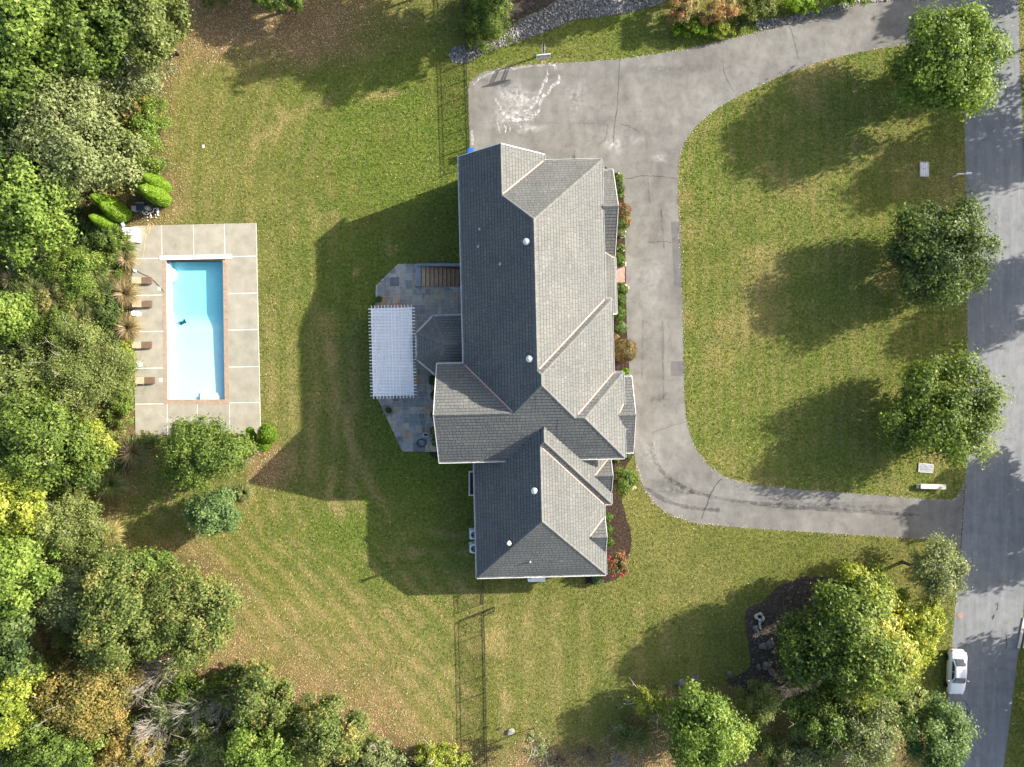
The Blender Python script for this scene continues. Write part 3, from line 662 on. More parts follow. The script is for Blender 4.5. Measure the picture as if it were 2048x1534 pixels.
for (gx, gy, tw, th) in tiles:
    x0, y0 = xs0+gx*U_, ys0+gy*U_; q = []
    for (a, c) in ((x0+.017, y0+.017), (x0+tw*U_-.017, y0+.017), (x0+tw*U_-.017, y0+th*U_-.017), (x0+.017, y0+th*U_-.017)):
        a -= cxm; c -= cym; q.append((cxm+a*c_-c*s_, cym+a*s_+c*c_))
    q = cliphull(q, pp)
    if len(q) < 3 or area(q) < .02: continue
    mx, my = sum(p[0] for p in q)/len(q), sum(p[1] for p in q)/len(q)
    pieces = [q]
    if mx > hx0-1.2 and hy0-1.2 < my < hy1+1.2:    # cut the stairwell out
        pieces = [clip(q, lambda x, y: x-(hx0-.30)), clip(clip(q, lambda x, y: (hx0-.30)-x), lambda x, y: y-(hy0-.12)), clip(clip(q, lambda x, y: (hx0-.30)-x), lambda x, y: (hy1+.02)-y)]
    for q in pieces:
        if len(q) < 3 or area(q) < .02: continue
        mx = sum(p[0] for p in q)/len(q)
        if mx > PXY(905, 700)[0] and my < PXY(0, 632)[1]: continue      # under the sunroom and house
        z = .05+rp.uniform(-.003, .006); r = rp.random()
        mi = 0 if r < .27 else 1 if r < .52 else 2 if r < .68 else 6 if r < .78 else 3 if r < .89 else 4 if r < .95 else 5
        MB().prism(q, .02, z).build('flagstone', M_FLAG[mi], patio, world=True); cnt += 1
# sunken stair to the basement
M_BLUESTONE = pmat('bluestone_cap', [(.17, .20, .23), (.25, .28, .30)], 2, .8, .3, bump=.2, world=True)
M_TREAD = pmat('tan_brick_tread', [(.36, .24, .145), (.50, .36, .23)], 3, .85, .2, bump=.4, bscale=20, world=True)
M_BRICK = pmat('red_brick', [(.18, .075, .05), (.26, .12, .085)], 4, .9, .2, bump=.5, bscale=22, world=True)
M_IRON = pmat('black_iron', [(.012, .012, .013), (.02, .02, .021)], 5, .5, .4, bump=.05)
stair = empty('basement_stair', (hx0, hy0, 0), label='sunken flight of tan steps with bluestone cap at the corner of the patio', cat='stair')
xw = PXY(842.5, 0)[0]; run = .42; rise = .19; yN = hy1; yS = hy0
for k in range(11):
    x0 = xw+k*run
    MB().box((x0+run/2, (yN+yS)/2, -.09-k*rise), (run-.035, yN-yS-.02, .07)).build('tread', M_TREAD, stair, world=True)
    MB().box((x0+run/2+.02, (yN+yS)/2, -.24-k*rise), (run-.08, yN-yS-.03, .22)).build('riser', M_BRICK, stair, world=True)
MB().box(((xw+hx1)/2, yN+.02, -1.5), (hx1-xw+.3, .10, 2.98)).build('side_wall', M_BRICK, stair, world=True)
MB().box(((xw+hx1)/2, yS-.02, -1.5), (hx1-xw+.3, .10, 2.98)).build('side_wall', M_BRICK, stair, world=True)
MB().box((hx1+.03, (yN+yS)/2, -1.6), (.08, yN-yS, 2.9)).build('end_wall', M_BRICK, stair, world=True)
MB().box((xw-.02, (yN+yS)/2, -.12), (.06, yN-yS, .2)).build('top_riser', M_BRICK, stair, world=True)
MB().box(((xw+hx1)/2-.1, yN+.13, .16), (hx1-xw+.7, .30, .32)).build('cap', M_BLUESTONE, stair, world=True)
MB().box(((hx0-.28+xw)/2, (yN+yS)/2-.04, .05), (xw-hx0+.22, yN-yS+.1, .07)).build('landing_stone', M_BLUESTONE, stair, world=True)
for yy, za, zb in ((yS-.13, .05, .95), (yN+.16, .32, 1.1)):
    rl = MB(); x0, x1 = hx0-.25, hx1-.1
    rl.tube([(x0, yy, za), (x0, yy, zb), (x1, yy, zb), (x1, yy, za)], .022, 6); rl.tube([(x0, yy, za+.15), (x1, yy, za+.15)], .014, 5)
    n_ = int((x1-x0)/.13)
    for k in range(1, n_): rl.tube([(x0+k*(x1-x0)/n_, yy, za+.15), (x0+k*(x1-x0)/n_, yy, zb)], .009, 4)
    rl.build('railing', M_IRON, stair, world=True)
# ------------------------------------------------------------------ the house, in its own frame: u east, v south (metres)
TH = math.radians(1.4); CT, ST = math.cos(TH), math.sin(TH)
def hw(u, v, z=0): return Vector((u*CT+v*ST, u*ST-v*CT, z))
def UV(px, py, h): p = P(px, py, h); return (p.x*CT+p.y*ST, p.x*ST-p.y*CT)
def UU(px, py, h): return UV(px, py, h)[0]
def VV(px, py, h): return UV(px, py, h)[1]
E1, PT = 6.2, .836
uW = UU(922, 520, E1); uE = UU(1207, 470, E1); vN = VV(1146, 320, E1); vNg = VV(1000, 310.5, E1); uGE = UU(1088, 310, E1)
uB = UU(1225.5, 680, E1); vB = VV(1222, 598, E1); uC = UU(1248.5, 830, E1); vC = VV(1244, 744, E1); vS = VV(1060, 920.5, E1)
vD = VV(900, 727, E1); uD = UU(875.5, 826, E1)
E2 = 3.7
uWw = UU(951, 1050, E2); uWe = UU(1211, 1100, E2); vWs = VV(1083, 1152.5, E2); uF = UU(1222, 960, E2); vF = VV(1216, 1008, E2)
vG = VV(1205, 951, 4.6); vH = VV(1195, 1073, 4.6)
def rect(u0, u1, v0, v1): return [(u0, v0), (u1, v0), (u1, v1), (u0, v1)]
def pl(kind, ref, e, p):   # roof plane rising inward from an eave line
    return {'W': ((ref, 0), (1, 0), e, p), 'E': ((ref, 0), (-1, 0), e, p), 'N': ((0, ref), (0, 1), e, p), 'S': ((0, ref), (0, -1), e, p)}[kind]
vmid = (vC+vS)/2
COMPS = {}
COMPS['main'] = dict(poly=rect(uW, uE, vN, vS), planes=[pl('W', uW, E1, PT), pl('E', uE, E1, PT), pl('N', vN, E1, PT), pl('S', vS, E1, PT)], inset=.40)
COMPS['north_gable'] = dict(poly=rect(uW, uGE, vNg, vNg+9), planes=[pl('W', uW, E1-.015, PT), pl('E', uGE, E1-.015, PT)], inset=.43)
COMPS['front_step'] = dict(poly=rect((uW+uE)/2-.2, uB, vB, vS), planes=[pl('W', uW, E1+.012, PT), pl('E', uB, E1+.012, PT), pl('N', vB, E1+.012, PT), pl('S', vS, E1+.012, PT)], inset=.46)
COMPS['front_wing'] = dict(poly=rect(uE-5, uC, vC, vS), planes=[pl('N', vC, E1-.02, PT), pl('E', uC, E1-.02, PT), pl('S', vS, E1+.03, PT)], inset=.49)
COMPS['rear_wing'] = dict(poly=rect(uD, uW+7, vD, vS), planes=[pl('N', vD, E1-.03, PT), pl('S', vS, E1+.03, PT)], inset=.52)
COMPS['south_wing'] = dict(poly=rect(uWw, uWe, vS-5.6, vWs), planes=[pl('W', uWw, E2, .79), pl('E', uWe, E2, .79), pl('S', vWs, E2, .79)], inset=.42)
COMPS['south_step'] = dict(poly=rect((uWw+uWe)/2-.2, uF, vS-5.6, vF), planes=[pl('W', uWw, E2+.012, .79), pl('E', uF, E2+.012, .79), pl('S', vF, E2+.012, .79)], inset=.45)
COMPS['step_dormer'] = dict(poly=rect(uF-2.6, uF+.03, vG-1.75, vG+1.75), planes=[pl('N', vG-1.75, E2+.05, .79), pl('S', vG+1.75, E2+.05, .79)], inset=.36, wz=E2-.6)
COMPS['wing_dormer'] = dict(poly=rect(uWe-2.6, uWe+.03, vH-1.7, vH+1.7), planes=[pl('N', vH-1.7, E2+.05, .79), pl('S', vH+1.7, E2+.05, .79)], inset=.36, wz=E2-.6)
uI = UU(1272, 832, 6.73); vI0 = VV(1265, 752, 4.9); vI1 = VV(1267, 905, 4.9)
COMPS['front_bay'] = dict(poly=rect(uC-2.2, uI, vI0, vI1), planes=[pl('N', vI0, 4.9, .495), pl('S', vI1, 4.9, .495)], inset=.38)
uJ = UU(1237, 413, 6.4); vJ0 = VV(1222, 340, 3.5); vJ1 = VV(1230, 513, 3.5)
COMPS['porch_gable'] = dict(poly=rect(uE-2.0, uJ, vJ0, vJ1), planes=[pl('N', vJ0, 3.5, .675), pl('S', vJ1, 3.5, .675)], inset=.38)
uK = UU(1231.5, 560, 3.4); vK1 = VV(1231, 628, 3.4)
COMPS['porch'] = dict(poly=rect(uE-.6, uK, vJ1-1.4, vK1), planes=[pl('E', uK, 3.4, .34)], inset=None)
Lp = [UV(940, 629.5, 3.5), UV(866, 632, 3.5), UV(833, 666, 3.5), UV(833.5, 718, 3.5), UV(871, 750, 3.5), UV(940, 748.5, 3.5)]
def pl2(a, b, e, p):
    d = (b[0]-a[0], b[1]-a[1]); L = math.hypot(*d); n = (d[1]/L, -d[0]/L)
    c = (sum(q[0] for q in Lp)/6, sum(q[1] for q in Lp)/6)
    if (c[0]-a[0])*n[0]+(c[1]-a[1])*n[1] < 0: n = (-n[0], -n[1])
    return (a, n, e, p)
COMPS['sunroom'] = dict(poly=Lp, planes=[pl2(Lp[i], Lp[i+1], 3.5, .58) for i in range(5)], inset=.35)
def zp(plane, u, v): (a, n, e, p) = plane; return e+p*((u-a[0])*n[0]+(v-a[1])*n[1])
def zc(c, u, v): return min(zp(q, u, v) for q in c['planes'])
def inside(c, u, v, tol=0.0):
    pts = c['poly']; m = len(pts); s = None
    a = sum(pts[i][0]*pts[(i+1) % m][1]-pts[(i+1) % m][0]*pts[i][1] for i in range(m)); sg = 1 if a > 0 else -1
    return all(sg*((pts[(i+1) % m][0]-pts[i][0])*(v-pts[i][1])-(pts[(i+1) % m][1]-pts[i][1])*(u-pts[i][0])) >= tol*math.hypot(pts[(i+1) % m][0]-pts[i][0], pts[(i+1) % m][1]-pts[i][1]) for i in range(m))
def covered(name, u, v, z, m=.06):
    return any(k != name and inside(c, u, v) and zc(c, u, v) > z+m for k, c in COMPS.items())
M_DECKING = pmat('dark_roof_underlay', [(.03, .031, .033), (.05, .05, .052)], 4, .95, .1, bump=.1)
def shingle_mat():
    b = N('weathered_grey_shingle'); v = b.coord(True); f = b.attr('tint')
    c = b.ramp(f, [(0, (.082, .085, .082)), (.35, (.103, .106, .102)), (.7, (.117, .120, .115)), (1, (.140, .142, .136))])
    big = b.noise(v, .35, 4); fine = b.noise(v, 18, 4, .75)
    c = b.mix(1.0, c, b.ramp(big, [(.3, (.88, .89, .9)), (.7, (1.1, 1.08, 1.04))]), 'MULTIPLY')
    c = b.mix(1.0, c, b.ramp(fine, [(.3, (.8,)*3), (.7, (1.18,)*3)]), 'MULTIPLY')
    return b.done(b.bsdf(c, .92, .2, 0, fine, .4, .012))
M_SHINGLE = shingle_mat()
M_TRIM = pmat('white_gutter_paint', [(.62, .61, .585), (.70, .69, .665)], 2, .5, .4, bump=.05)
M_FLASH = pmat('pinkish_valley_metal', [(.34, .215, .18), (.44, .30, .26)], 3, .7, .3, bump=.1)
M_WALL = pmat('cream_stucco', [(.50, .45, .37), (.58, .53, .45)], 1.5, .9, .2, bump=.3, bscale=20)
M_GLASS = pmat('dark_window_glass', [(.02, .025, .03), (.035, .04, .045)], 1, .08, .6, bump=0)
house = empty('house', (*PXY(1075, 735), 0), label='large house with grey shingled hip and gable roofs and white gutters', cat='house')
rs = random.Random(21)
def build_roof(name, c):
    faces = []
    for i, a in enumerate(c['planes']):
        poly = list(c['poly'])
        for j, q in enumerate(c['planes']):
            if j != i: poly = clip(poly, lambda u, v: zp(a, u, v)-zp(q, u, v))
            if len(poly) < 3: break
        if len(poly) >= 3 and area(poly) > .05: faces.append((i, poly))
    dk = MB()
    for i, poly in faces:
        a = c['planes'][i]; vs = [hw(u, v, zp(a, u, v)) for u, v in poly]+[hw(u, v, zp(a, u, v)-.14) for u, v in poly]; m = len(poly)
        ar = sum(poly[k][0]*poly[(k+1) % m][1]-poly[(k+1) % m][0]*poly[k][1] for k in range(m))
        top = tuple(range(m)); bot = tuple(range(2*m-1, m-1, -1))
        if ar > 0: top, bot = top[::-1], bot[::-1]
        dk.add(vs, [top, bot]+[(k, (k+1) % m, m+(k+1) % m, m+k) for k in range(m)])
    roof = dk.build('roof', M_DECKING, house, world=True)
    sh = MB(); D = .28
    for i, poly in faces:
        (o, n, e, p) = c['planes'][i]; t = (-n[1], n[0])
        ss = [(u-o[0])*n[0]+(v-o[1])*n[1] for u, v in poly]; ts = [(u-o[0])*t[0]+(v-o[1])*t[1] for u, v in poly]
        loc = [(ts[k], ss[k]) for k in range(len(poly))]
        for r in range(int(math.floor(min(ss)/D)), int(max(ss)/D)+1):
            s0, s1 = r*D, r*D+D-.040
            row = clip(clip(loc, lambda x, y: s0-y), lambda x, y: y-s1)
            if len(row) < 3: continue
            x = min(q[0] for q in row)-rs.uniform(0, .4); xe = max(q[0] for q in row); rowt = rs.gauss(0, .05)
            while x < xe:
                w_ = rs.choice((.30, .36, .42, .50)); x1 = x+w_-.026
                q = clip(clip(row, lambda a, b_: x-a), lambda a, b_: a-x1); x += w_
                if len(q) < 3 or area(q) < .008: continue
                ct = sum(a for a, _ in q)/len(q); cs = sum(b_ for _, b_ in q)/len(q)
                cu, cv = o[0]+n[0]*cs+t[0]*ct, o[1]+n[1]*cs+t[1]*ct
                if covered(name, cu, cv, e+p*cs, .12) or (covered(name, cu, cv, e+p*cs, .014) and all(covered(name, o[0]+n[0]*b_+t[0]*a, o[1]+n[1]*b_+t[1]*a, e+p*b_, .008) for a, b_ in q)): continue
                th = rs.choice((.018, .022, .03)); vs = []
                for a, b_ in q:
                    k = (s1-b_)/(s1-s0); vs.append(hw(o[0]+n[0]*b_+t[0]*a, o[1]+n[1]*b_+t[1]*a, e+p*b_+.006+th*k))
                m = len(q); base = [hw(o[0]+n[0]*b_+t[0]*a, o[1]+n[1]*b_+t[1]*a, e+p*b_-.004) for a, b_ in q]
                ar = sum(vs[k].x*vs[(k+1) % m].y-vs[(k+1) % m].x*vs[k].y for k in range(m)); top = tuple(range(m)) if ar > 0 else tuple(range(m-1, -1, -1))
                fs = [top]
                for k in range(m):
                    if q[k][1] < s0+1e-4 and q[(k+1) % m][1] < s0+1e-4: fs.append((k, (k+1) % m, m+(k+1) % m, m+k))
                sh.add(vs+base, fs, min(1, max(0, rs.gauss(.5, .13)+rowt)))
    if sh.v: tag(sh.build('shingles', M_SHINGLE, roof, world=True), kind='stuff')
    # gutters, rakes and ridge caps along the edges that show
    def runs(a, b_, zf, test):
        L = math.hypot(b_[0]-a[0], b_[1]-a[1]); k = max(2, int(L/.15)); cur = None; out = []
        for s in range(k+1):
            t_ = s/k; u, v = a[0]+(b_[0]-a[0])*t_, a[1]+(b_[1]-a[1])*t_; ok = not test(u, v)
            if ok and cur is None: cur = (u, v)
            if (not ok or s == k) and cur is not None:
                if math.hypot(u-cur[0], v-cur[1]) > .3: out.append((cur, (u, v)))
                cur = None
        return out
    cap = MB()
    for i, poly in faces:
        a = c['planes'][i]; m = len(poly)
        for k in range(m):
            q0, q1 = poly[k], poly[(k+1) % m]; mid = ((q0[0]+q1[0])/2, (q0[1]+q1[1])/2)
            if math.hypot(q1[0]-q0[0], q1[1]-q0[1]) < .25: continue
            sh_j = [j for j, q in enumerate(c['planes']) if j != i and abs(zp(q, *mid)-zp(a, *mid)) < 1e-4]
            z0, z1 = zp(a, *q0), zp(a, *q1); nrm = Vector((a[1][0], a[1][1]))
            if sh_j:
                if sh_j[0] < i: continue
                nq = Vector((-(q1[1]-q0[1]), q1[0]-q0[0])).normalized()*.35
                for r0, r1 in runs(q0, q1, None, lambda u, v: covered(name, u, v, zc(c, u, v), .04) or covered(name, u+nq.x, v+nq.y, zc(c, u+nq.x, v+nq.y), .06) or covered(name, u-nq.x, v-nq.y, zc(c, u-nq.x, v-nq.y), .06)):
                    if a[1][0] == -c['planes'][sh_j[0]][1][0] and abs(a[1][1]+c['planes'][sh_j[0]][1][1]) < 1e-6: wv_ = .17
                    else: wv_ = .15
                    d = Vector((r1[0]-r0[0], r1[1]-r0[1])); L = d.length; d.normalize(); nn = Vector((-d.y, d.x)); kk = max(1, int(L/.26))
                    for s in range(kk):
                        vs = []; lift = .05
                        for tt, lf in ((s/kk, lift+.02), ((s+.93)/kk, lift)):
                            cu, cv = r0[0]+(r1[0]-r0[0])*tt, r0[1]+(r1[1]-r0[1])*tt
                            for off in (-wv_, 0, wv_):
                                uu, vv = cu+nn.x*off, cv+nn.y*off
                                vs.append(hw(uu, vv, zc(c, uu, vv)+lf*(1 if off == 0 else .75)))
                        cap.add(vs, [(0, 1, 4, 3), (1, 2, 5, 4)], rs.uniform(.3, .85))
            elif abs(z0-a[2]) < .02 and abs(z1-a[2]) < .02:      # an eave: white gutter
                for r0, r1 in runs(q0, q1, None, lambda u, v: covered(name, u+a[1][0]*.02, v+a[1][1]*.02, a[2], .03)):
                    A = hw(r0[0]-nrm.x*.03, r0[1]-nrm.y*.03, a[2]-.02); B = hw(r1[0]-nrm.x*.03, r1[1]-nrm.y*.03, a[2]-.02)
                    g_ = MB(); d = (B-A).normalized(); sd_ = Vector((d.y, -d.x, 0))
                    g_.bar(A-Vector((0, 0, .07)), B-Vector((0, 0, .07)), .13, .02); g_.bar(A+sd_*.06, B+sd_*.06, .022, .13); g_.bar(A-sd_*.06, B-sd_*.06, .022, .13)
                    kk = max(1, int((B-A).length/.9))
                    for s in range(kk): g_.bar(A+(B-A)*((s+.5)/kk)-sd_*.06, A+(B-A)*((s+.5)/kk)+sd_*.06, .03, .02)
                    g_.build('gutter', M_TRIM, roof, world=True)
            else:                                             # a gable rake: white board
                for r0, r1 in runs(q0, q1, None, lambda u, v: covered(name, u, v, zp(a, u, v), -.1)):
                    MB().bar(hw(*r0, zp(a, *r0)-.05), hw(*r1, zp(a, *r1)-.05), .05, .16).build('rake_board', M_TRIM, roof, world=True)
    if cap.v: tag(cap.build('ridge_cap', M_SHINGLE, roof, world=True), kind='stuff')
    # walls under this roof
    if c['inset'] is not None:
        pts = list(c['poly']); m = len(pts); ar = sum(pts[i][0]*pts[(i+1) % m][1]-pts[(i+1) % m][0]*pts[i][1] for i in range(m)); sg = 1 if ar > 0 else -1; q = list(pts)
        for i in range(m):
            x0, y0 = pts[i]; x1, y1 = pts[(i+1) % m]; L = math.hypot(x1-x0, y1-y0)
            q = clip(q, lambda x, y: c['inset']-sg*((x1-x0)*(y-y0)-(y1-y0)*(x-x0))/L)
        wl = MB(); m = len(q); wz = c.get('wz', 0.0)
        for i in range(m):
            a, b_ = q[i], q[(i+1) % m]; k = max(2, int(math.hypot(b_[0]-a[0], b_[1]-a[1])/.4)); k += k % 2; vs = []
            for s in range(k+1):
                u, v = a[0]+(b_[0]-a[0])*s/k, a[1]+(b_[1]-a[1])*s/k; vs += [hw(u, v, wz), hw(u, v, zc(c, u, v)-.10)]
            wl.add(vs, [(2*s, 2*s+2, 2*s+3, 2*s+1) for s in range(k)])
        wl.build('wall', M_WALL, house, world=True)
    return roof
ROOFS = {k: build_roof(k, c) for k, c in COMPS.items()}
def ztop(u, v): return max(zc(c, u, v) for c in COMPS.values() if inside(c, u, v))
# valleys lined with pinkish metal, along the crease between two roofs
def valley(parent, p0, p1, h0, h1):
    a = UV(*p0, h0); b_ = UV(*p1, h1); n_ = 16; vs = []; d = Vector((b_[0]-a[0], b_[1]-a[1])).normalized(); nn = Vector((-d.y, d.x)); m = MB()
    for s in range(n_+1):
        u, v = a[0]+(b_[0]-a[0])*s/n_, a[1]+(b_[1]-a[1])*s/n_
        best = min((max(-.5, min(.5, o*.02)) for o in range(-25, 26)), key=lambda o: ztop(u+nn.x*o, v+nn.y*o) if inside(COMPS['main'], u, v) or True else 0)
        # the crease is the lowest point across the line
        u, v = u+nn.x*best, v+nn.y*best
        for off in (-.055, .055): vs.append(hw(u+nn.x*off, v+nn.y*off, ztop(u+nn.x*off, v+nn.y*off)+.05))
    m.add(vs, [(2*s, 2*s+2, 2*s+3, 2*s+1) for s in range(n_)]); m.build('valley_flashing', M_FLASH, parent, world=True)
def isect(pa, pb, u0):    # helper: crease of two planes as a plan line
    pass
def crease(ca, ia, cb, ib, lo, hi):
    """valley where plane ia of roof ca meets plane ib of roof cb, between heights lo and hi"""
    A, B = COMPS[ca]['planes'][ia], COMPS[cb]['planes'][ib]
    pts = []
    for h in (lo, hi):   # solve zA = zB = h
        (a, n, e, p), (a2, n2, e2, p2) = A, B
        r1 = (h-e)/p+a[0]*n[0]+a[1]*n[1]; r2 = (h-e2)/p2+a2[0]*n2[0]+a2[1]*n2[1]; det = n[0]*n2[1]-n[1]*n2[0]
        pts.append(((r1*n2[1]-n[1]*r2)/det, (n[0]*r2-n2[0]*r1)/det))
    (u0, v0), (u1, v1) = pts; d = Vector((u1-u0, v1-v0)).normalized(); nn = Vector((-d.y, d.x)); vs = []; n_ = 20
    for s in range(n_+1):
        u, v = u0+(u1-u0)*s/n_, v0+(v1-v0)*s/n_
        for off in (-.06, 0, .06):
            uu, vv = u+nn.x*off, v+nn.y*off; vs.append(hw(uu, vv, max(zp(A, uu, vv), zp(B, uu, vv))+.045))
    m = MB(); m.add(vs, [f for s in range(n_) for f in ((3*s, 3*s+1, 3*s+4, 3*s+3), (3*s+1, 3*s+2, 3*s+5, 3*s+4))]); m.build('valley_flashing', M_FLASH, ROOFS[ca], world=True)
rg = zc(COMPS['north_gable'], (uW+uGE)/2, vNg+1); rmain = zc(COMPS['main'], (uW+uE)/2, (vN+vS)/2)
crease('north_gable', 1, 'main', 2, E1+.05, rg-.1)
crease('front_step', 2, 'main', 1, E1+.05, rmain-.15)
crease('front_wing', 0, 'front_step', 1, E1+.05, zc(COMPS['front_wing'], uE-3, vmid)-.25)
crease('rear_wing', 0, 'main', 0, E1+.1, zc(COMPS['rear_wing'], uW+4, (vD+vS)/2)-.1)
crease('south_step', 2, 'south_wing', 1, E2+.05, zc(COMPS['south_wing'], (uWw+uWe)/2, vF-6)-.2)
crease('step_dormer', 0, 'south_step', 1, E2+.1, E2+1.35); crease('wing_dormer', 0, 'south_wing', 1, E2+.1, E2+1.3)
crease('front_bay', 0, 'front_wing', 1, E1+.02, 6.6); crease('porch_gable', 1, 'porch', 0, 3.45, 3.95)
# vents on the roof
M_GALV = pmat('galvanised_metal', [(.50, .51, .52), (.62, .63, .64)], 5, .35, .5, .6, bump=.05)
M_PVC = pmat('white_vent_pipe', [(.62, .62, .60), (.72, .72, .70)], 4, .5, .4, bump=.05)
def on_roof(px, py):
    z = 8.0
    for _ in range(12):
        u, v = UV(px, py, z); z = ztop(u, v)
    return hw(*UV(px, py, z), z)
for px, py in ((1053, 484), (1059, 718), (1069, 981)):
    q = on_roof(px, py); m = MB(); x, y, z = q
    m.lathe([(.24, -.25), (.24, .18)], (x, y, z), 16); m.lathe([(.33, .16), (.335, .22), (.31, .27), (.22, .34), (.10, .38), (.02, .385)], (x, y, z), 20)
    v_ = m.build('roof_vent', M_GALV, house, world=True, smooth=True)
    MB().lathe([(.09, .376), (.08, .41), (.02, .415)], (x, y, z), 10).build('vent_cap', M_PVC, v_, world=True)
for px, py, r in ((960, 458, .06), (957, 493, .06), (1001, 528, .065), (1060, 1123, .06)):
    q = on_roof(px, py); m = MB().lathe([(r, -.2), (r, .33), (r*.75, .33), (r*.75, .2)], tuple(q), 10); v_ = m.build('vent_pipe', M_PVC, house, world=True)
    MB().lathe([(r*2.6, -.06), (r*1.2, .08), (r*1.05, .1)], tuple(q), 12).build('pipe_collar', M_GALV, v_, world=True)
q = on_roof(1018, 1081); fl = MB().lathe([(.13, -.3), (.13, 1.2)], tuple(q), 14).build('flue_pipe', M_GALV, house, world=True, smooth=True); MB().lathe([(.20, 1.18), (.21, 1.26), (.14, 1.34), (.02, 1.36)], tuple(q), 16).build('flue_cap', M_PVC, fl, world=True)
# windows and doors
def wall_unit(kind, u, v, z, wd, ht, face, m=None):
    n = {'W': (-1, 0), 'E': (1, 0), 'N': (0, -1), 'S': (0, 1)}[face]; t = (-n[1], n[0])
    def bx(a0, a1, z0, z1, d0, d1):
        q = [(u+t[0]*a+n[0]*d, v+t[1]*a+n[1]*d) for a, d in ((a0, d0), (a1, d0), (a1, d1), (a0, d1))]
        return [tuple(hw(*p)[:2]) for p in q], z0, z1
    fr = MB()
    for r in ((-wd/2-.1, -wd/2, z-.0, z+ht), (wd/2, wd/2+.1, z, z+ht), (-wd/2-.1, wd/2+.1, z+ht, z+ht+.1), (-wd/2-.14, wd/2+.14, z-.1, z)):
        fr.prism(*bx(r[0], r[1], r[2], r[3], -.06, .05))
    f = fr.build(kind, M_TRIM, house, world=True)
    if kind == 'window':
        for a0, a1 in ((-wd/2, -.02), (.02, wd/2)):
            for z0, z1 in ((z, z+ht/2-.02), (z+ht/2+.02, z+ht)): MB().prism(*bx(a0, a1, z0, z1, -.05, .012)).build('pane', M_GLASS, f, world=True)
    elif kind == 'garage_door':
        for k in range(4): MB().prism(*bx(-wd/2, wd/2, z+k*ht/4+.015, z+(k+1)*ht/4-.015, -.05, .015)).build('panel', M_WHITE, f, world=True)
    else:
        MB().prism(*bx(-wd/2, wd/2, z, z+ht, -.05, .02)).build('door_leaf', pmat('dark_wood_door', [(.09, .04, .02), (.13, .06, .03)], 3, .5), f, world=True)
for v in (-18, -14.6, -8.2, -5):
    for z in (1.0, 4.0): wall_unit('window', uW+.40, v, z, 1.1, 1.5, 'W')
for v in (1.5, 5.0): wall_unit('window', uD+.52, v, 4.0, 1.1, 1.5, 'W'); wall_unit('window', uD+.52, v, 1.0, 1.1, 1.6, 'W')
for v in (10.5, 13.5): wall_unit('window', uWw+.42, v, 1.1, 1.1, 1.5, 'W')
for u in (-1.5, 2, 5.5): wall_unit('window', u, vWs-.42, 1.1, 1.1, 1.5, 'S')
for v in (-16.5,): wall_unit('window', uJ-.38, v, .9, 2.0, 1.6, 'E')
for v in (-7.5,): wall_unit('window', uE-.40, v, 4.0, 1.4, 1.5, 'E')
for v in (3.0,): wall_unit('window', uI-.38, v, .9, 2.4, 1.7, 'E')
for v in (9.0, 14.5): wall_unit('window', (uF-.45) if v < 10 else (uWe-.42), v, .9, 1.4, 1.6, 'E')
for u in (-3.3, .2): wall_unit('garage_door', u, vNg+.43, .02, 2.6, 2.3, 'N')
wall_unit('garage_door', 5.7, vN+.40, .02, 2.6, 2.3, 'N'); wall_unit('door', uE-.40, VV(1240, 548, 0), .15, 1.0, 2.1, 'E')
for v in (vJ1+.5, VV(1240, 533, 0), VV(1240, 563, 0), vK1-.3):
    q = hw(uK-.25, v); MB().lathe([(.16, 0), (.16, .12), (.12, .16), (.10, 3.0), (.14, 3.06), (.14, 3.25)], (q.x, q.y, .0), 14).build('porch_column', M_TRIM, house, world=True)
a = [hw(uE-.7, vJ1-.3), hw(uK-.05, vJ1-.3), hw(uK-.05, vK1), hw(uE-.7, vK1)]
MB().prism([(p.x, p.y) for p in a], 0, .14).build('porch_floor', M_BLUESTONE, house, world=True)
# brick path from the drive to the front door
M_PAVER = tintmat('pink_brick_paver', [(.33, .165, .125), (.42, .225, .175), (.47, .29, .235)], .9, .3, 20)
path = MB(); p0 = PXY(1224, 533); p1 = PXY(1251.5, 565)
nxp, nyp = int((p1[0]-p0[0])/.11), int((p0[1]-p1[1])/.215)
for i in range(nxp):
    for jj in range(-1, nyp+1):
        y1_ = p0[1]-(jj+(i % 2)*.5)*.215; y0_ = max(p1[1], y1_-.203); y1_ = min(y1_, p0[1])
        if y1_-y0_ > .03: x0_ = p0[0]+i*.11; path.prism([(x0_, y0_), (x0_+.1, y0_), (x0_+.1, y1_), (x0_, y1_)], .024, .062+rs.uniform(0, .004), rs.random())
pb = path.build('brick_path', M_PAVER); tag(pb, kind='structure')
# pergola over the patio
ZB = 2.75
pg = empty('pergola', (*PXY(788, 705), 0), label='white lattice topped pergola standing on the patio', cat='pergola')
M_PERG = pmat('white_pergola_paint', [(.76, .76, .75), (.82, .82, .81)], 2, .5, .4, bump=.05)
c0, c1, c2, c3 = UV(742.5, 617, ZB), UV(824, 615, ZB), UV(828, 790, ZB), UV(746, 793, ZB)
gu0 = (c0[0]+c3[0])/2; gu1 = (c1[0]+c2[0])/2; gv0 = (c0[1]+c1[1])/2; gv1 = (c2[1]+c3[1])/2
for uu in (gu0+.35, gu1-.35):
    for vv in (gv0+.5, (gv0+gv1)/2, gv1-.5):
        q = hw(uu, vv); MB().box((q.x, q.y, 1.30), (.16, .16, 2.5), TH).build('post', M_PERG, pg, world=True)
    MB().bar(hw(uu, gv0-.1, ZB-.22), hw(uu, gv1+.1, ZB-.22), .09, .2).build('beam', M_PERG, pg, world=True)
nr = 28
